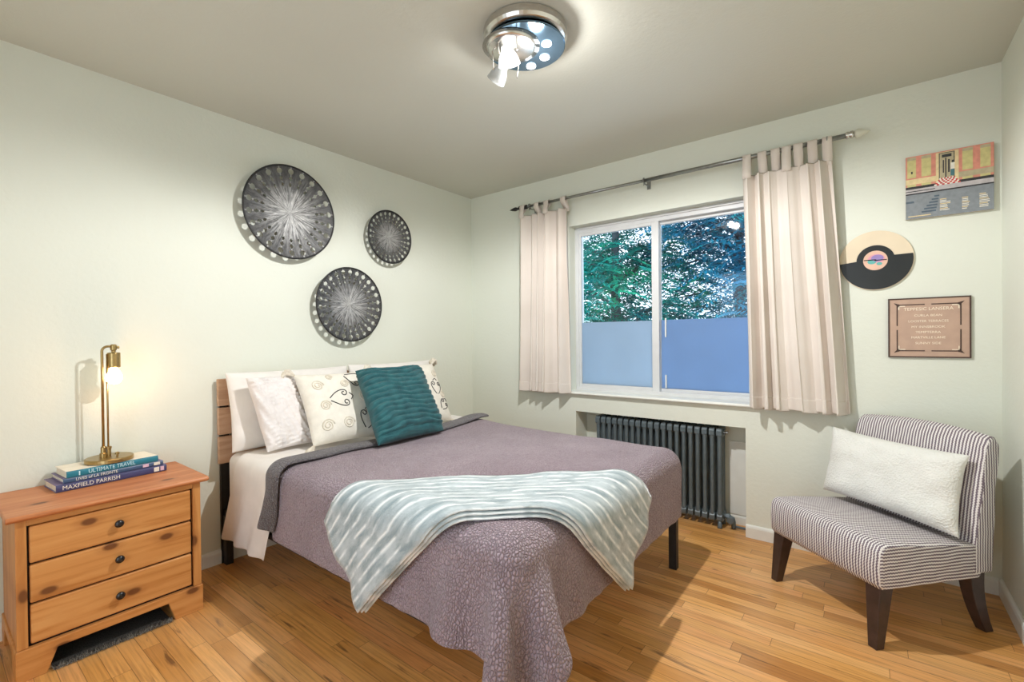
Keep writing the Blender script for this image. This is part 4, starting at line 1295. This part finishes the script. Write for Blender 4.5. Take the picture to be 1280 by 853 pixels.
for cx_, cz_, ax_, az_ in ((i0, j0, -1, -1), (i1, j0, 1, -1), (i0, j1, -1, 1), (i1, j1, 1, 1)):
    prism(b, [(cx_, cz_), (cx_+ax_*0.014, cz_+az_*0.010), (cx_-ax_*0.012, cz_+az_*0.003), ] if False else [(cx_-ax_*0.004, cz_-az_*0.012), (cx_+ax_*0.014, cz_+az_*0.012), (cx_-ax_*0.014, cz_+az_*0.002)], -0.0121, -0.0109, 'Y')
obj('inner_border', b, M_plqd, sg, label='dark broken inner border')
for cx_, cz_, ax_, az_ in ((i0, j0, 1, 1), (i1, j0, -1, 1), (i0, j1, 1, -1), (i1, j1, -1, -1)):
    b = NB()
    xs_ = sorted((cx_+ax_*0.004, cx_+ax_*0.030)); zs_ = sorted((cz_+az_*0.004, cz_+az_*0.008)); box(b, xs_[0], -0.0124, zs_[0], xs_[1], -0.0109, zs_[1])
    xs_ = sorted((cx_+ax_*0.004, cx_+ax_*0.008)); zs_ = sorted((cz_+az_*0.004, cz_+az_*0.024)); box(b, xs_[0], -0.0124, zs_[0], xs_[1], -0.0109, zs_[1])
    obj('corner_mark', b, M_plql, sg)
scx = (sx0+sx1)/2
for s, z, size, sq in (('TEPPESIC LANSERA', 1.327, 0.021, 1.02), ('CURLA BEAN', 1.295, 0.015, 1.15), ('LOOSTER TERRACES', 1.267, 0.016, 1.0), ('MY INNSBROOK', 1.239, 0.0155, 1.08),
                       ('TEMPTERRA', 1.213, 0.015, 1.15), ('MARTVILLE LANE', 1.187, 0.0155, 1.05), ('SUNNY SIDE', 1.159, 0.0155, 1.1)):
    obj('lettering', text_bm(s, size, 0.0004, basis((scx, -0.0113, z), (1, 0, 0), (0, 0, 1)), 'CENTER', sq), M_plql, sg)

# ------------------------------------------------------------------ trees outside the window
def tree(name, label, bx, by, seed, n_fr, m, ht, spread):
    r = thing(name, label, 'tree', (bx, by, -0.6), 0, 'trees outside the window')
    rs = random.Random(seed)
    obj('trunk', tube(NB(), [(bx, by, -0.6), (bx+0.03, by, 0.8), (bx-0.02, by+0.05, 2.0), (bx+0.05, by, ht)], [0.09, 0.075, 0.055, 0.02], 10), M_bark, r, smooth=True)
    tips = []
    for k in range(20):
        z0 = rs.uniform(0.7, ht-0.3); a = rs.uniform(0, 2*PI); L = rs.uniform(0.7, 1.0)*spread*(1.1-0.5*(z0/ht))
        p = Vector((bx, by, z0)); e = p + Vector((math.cos(a)*L, math.sin(a)*L*0.7, rs.uniform(0.1, 0.6)))
        mid = (p+e)/2 + Vector((0, 0, 0.15))
        if e.y < 0.75: e.y = 0.75+rs.uniform(0, .2)
        if mid.y < 0.6: mid.y = 0.6
        obj('branch', tube(NB(), [p, mid, e], [0.028, 0.017, 0.006], 6), M_bark, r, smooth=True)
        tips.append((p, mid, e))
    V, F = [], []
    for k in range(n_fr):
        p, mid, e = rs.choice(tips); a = rs.uniform(0.15, 1.0)
        o = (p.lerp(mid, a*2) if a < 0.5 else mid.lerp(e, a*2-1)) + Vector((rs.gauss(0, .22), rs.gauss(0, .2), rs.gauss(0, .22)))
        th = rs.uniform(0, 2*PI); L = rs.uniform(0.28, 0.5)
        d = Vector((math.cos(th), math.sin(th), rs.uniform(-0.35, 0.25))).normalized()
        sd = d.cross(Vector((0, 0, 1))).normalized()
        sd = (sd + Vector((0, 0, rs.uniform(-0.7, 0.7)))).normalized()
        n_l = 9
        for i in range(n_l):
            q = i/(n_l-1)
            c = o + d*(L*q) + Vector((0, 0, -0.16*L*q*q*2))
            if c.y < 0.5: continue
            for s_ in (-1, 1):
                ll = 0.11*(1-0.55*abs(q-0.4)) * rs.uniform(0.8, 1.2)
                t = (sd*s_*0.85 + d*0.5 + Vector((0, 0, -0.18))).normalized()
                w = d*0.016 + Vector((0, 0, rs.uniform(-0.006, 0.006)))
                b0 = len(V)
                V += [c, c+t*ll*0.5+w, c+t*ll, c+t*ll*0.5-w]
                F.append((b0, b0+1, b0+2, b0+3))
    me = bpy.data.meshes.new('foliage'); me.from_pydata([tuple(Vector(v)-Vector((bx, by, -0.6))) for v in V], [], F); me.materials.append(m)
    o = bpy.data.objects.new('foliage', me); COL.objects.link(o); o.parent = r
    return r
tree('leafy_tree', 'green feathery tree seen through the left window pane', 0.15, 2.6, 4, 2300, M_leafA, 3.9, 1.7)
tree('leafy_tree', 'blue-green feathery tree with a grey trunk behind the right window pane', 1.55, 3.1, 9, 2500, M_leafB, 4.1, 1.8)
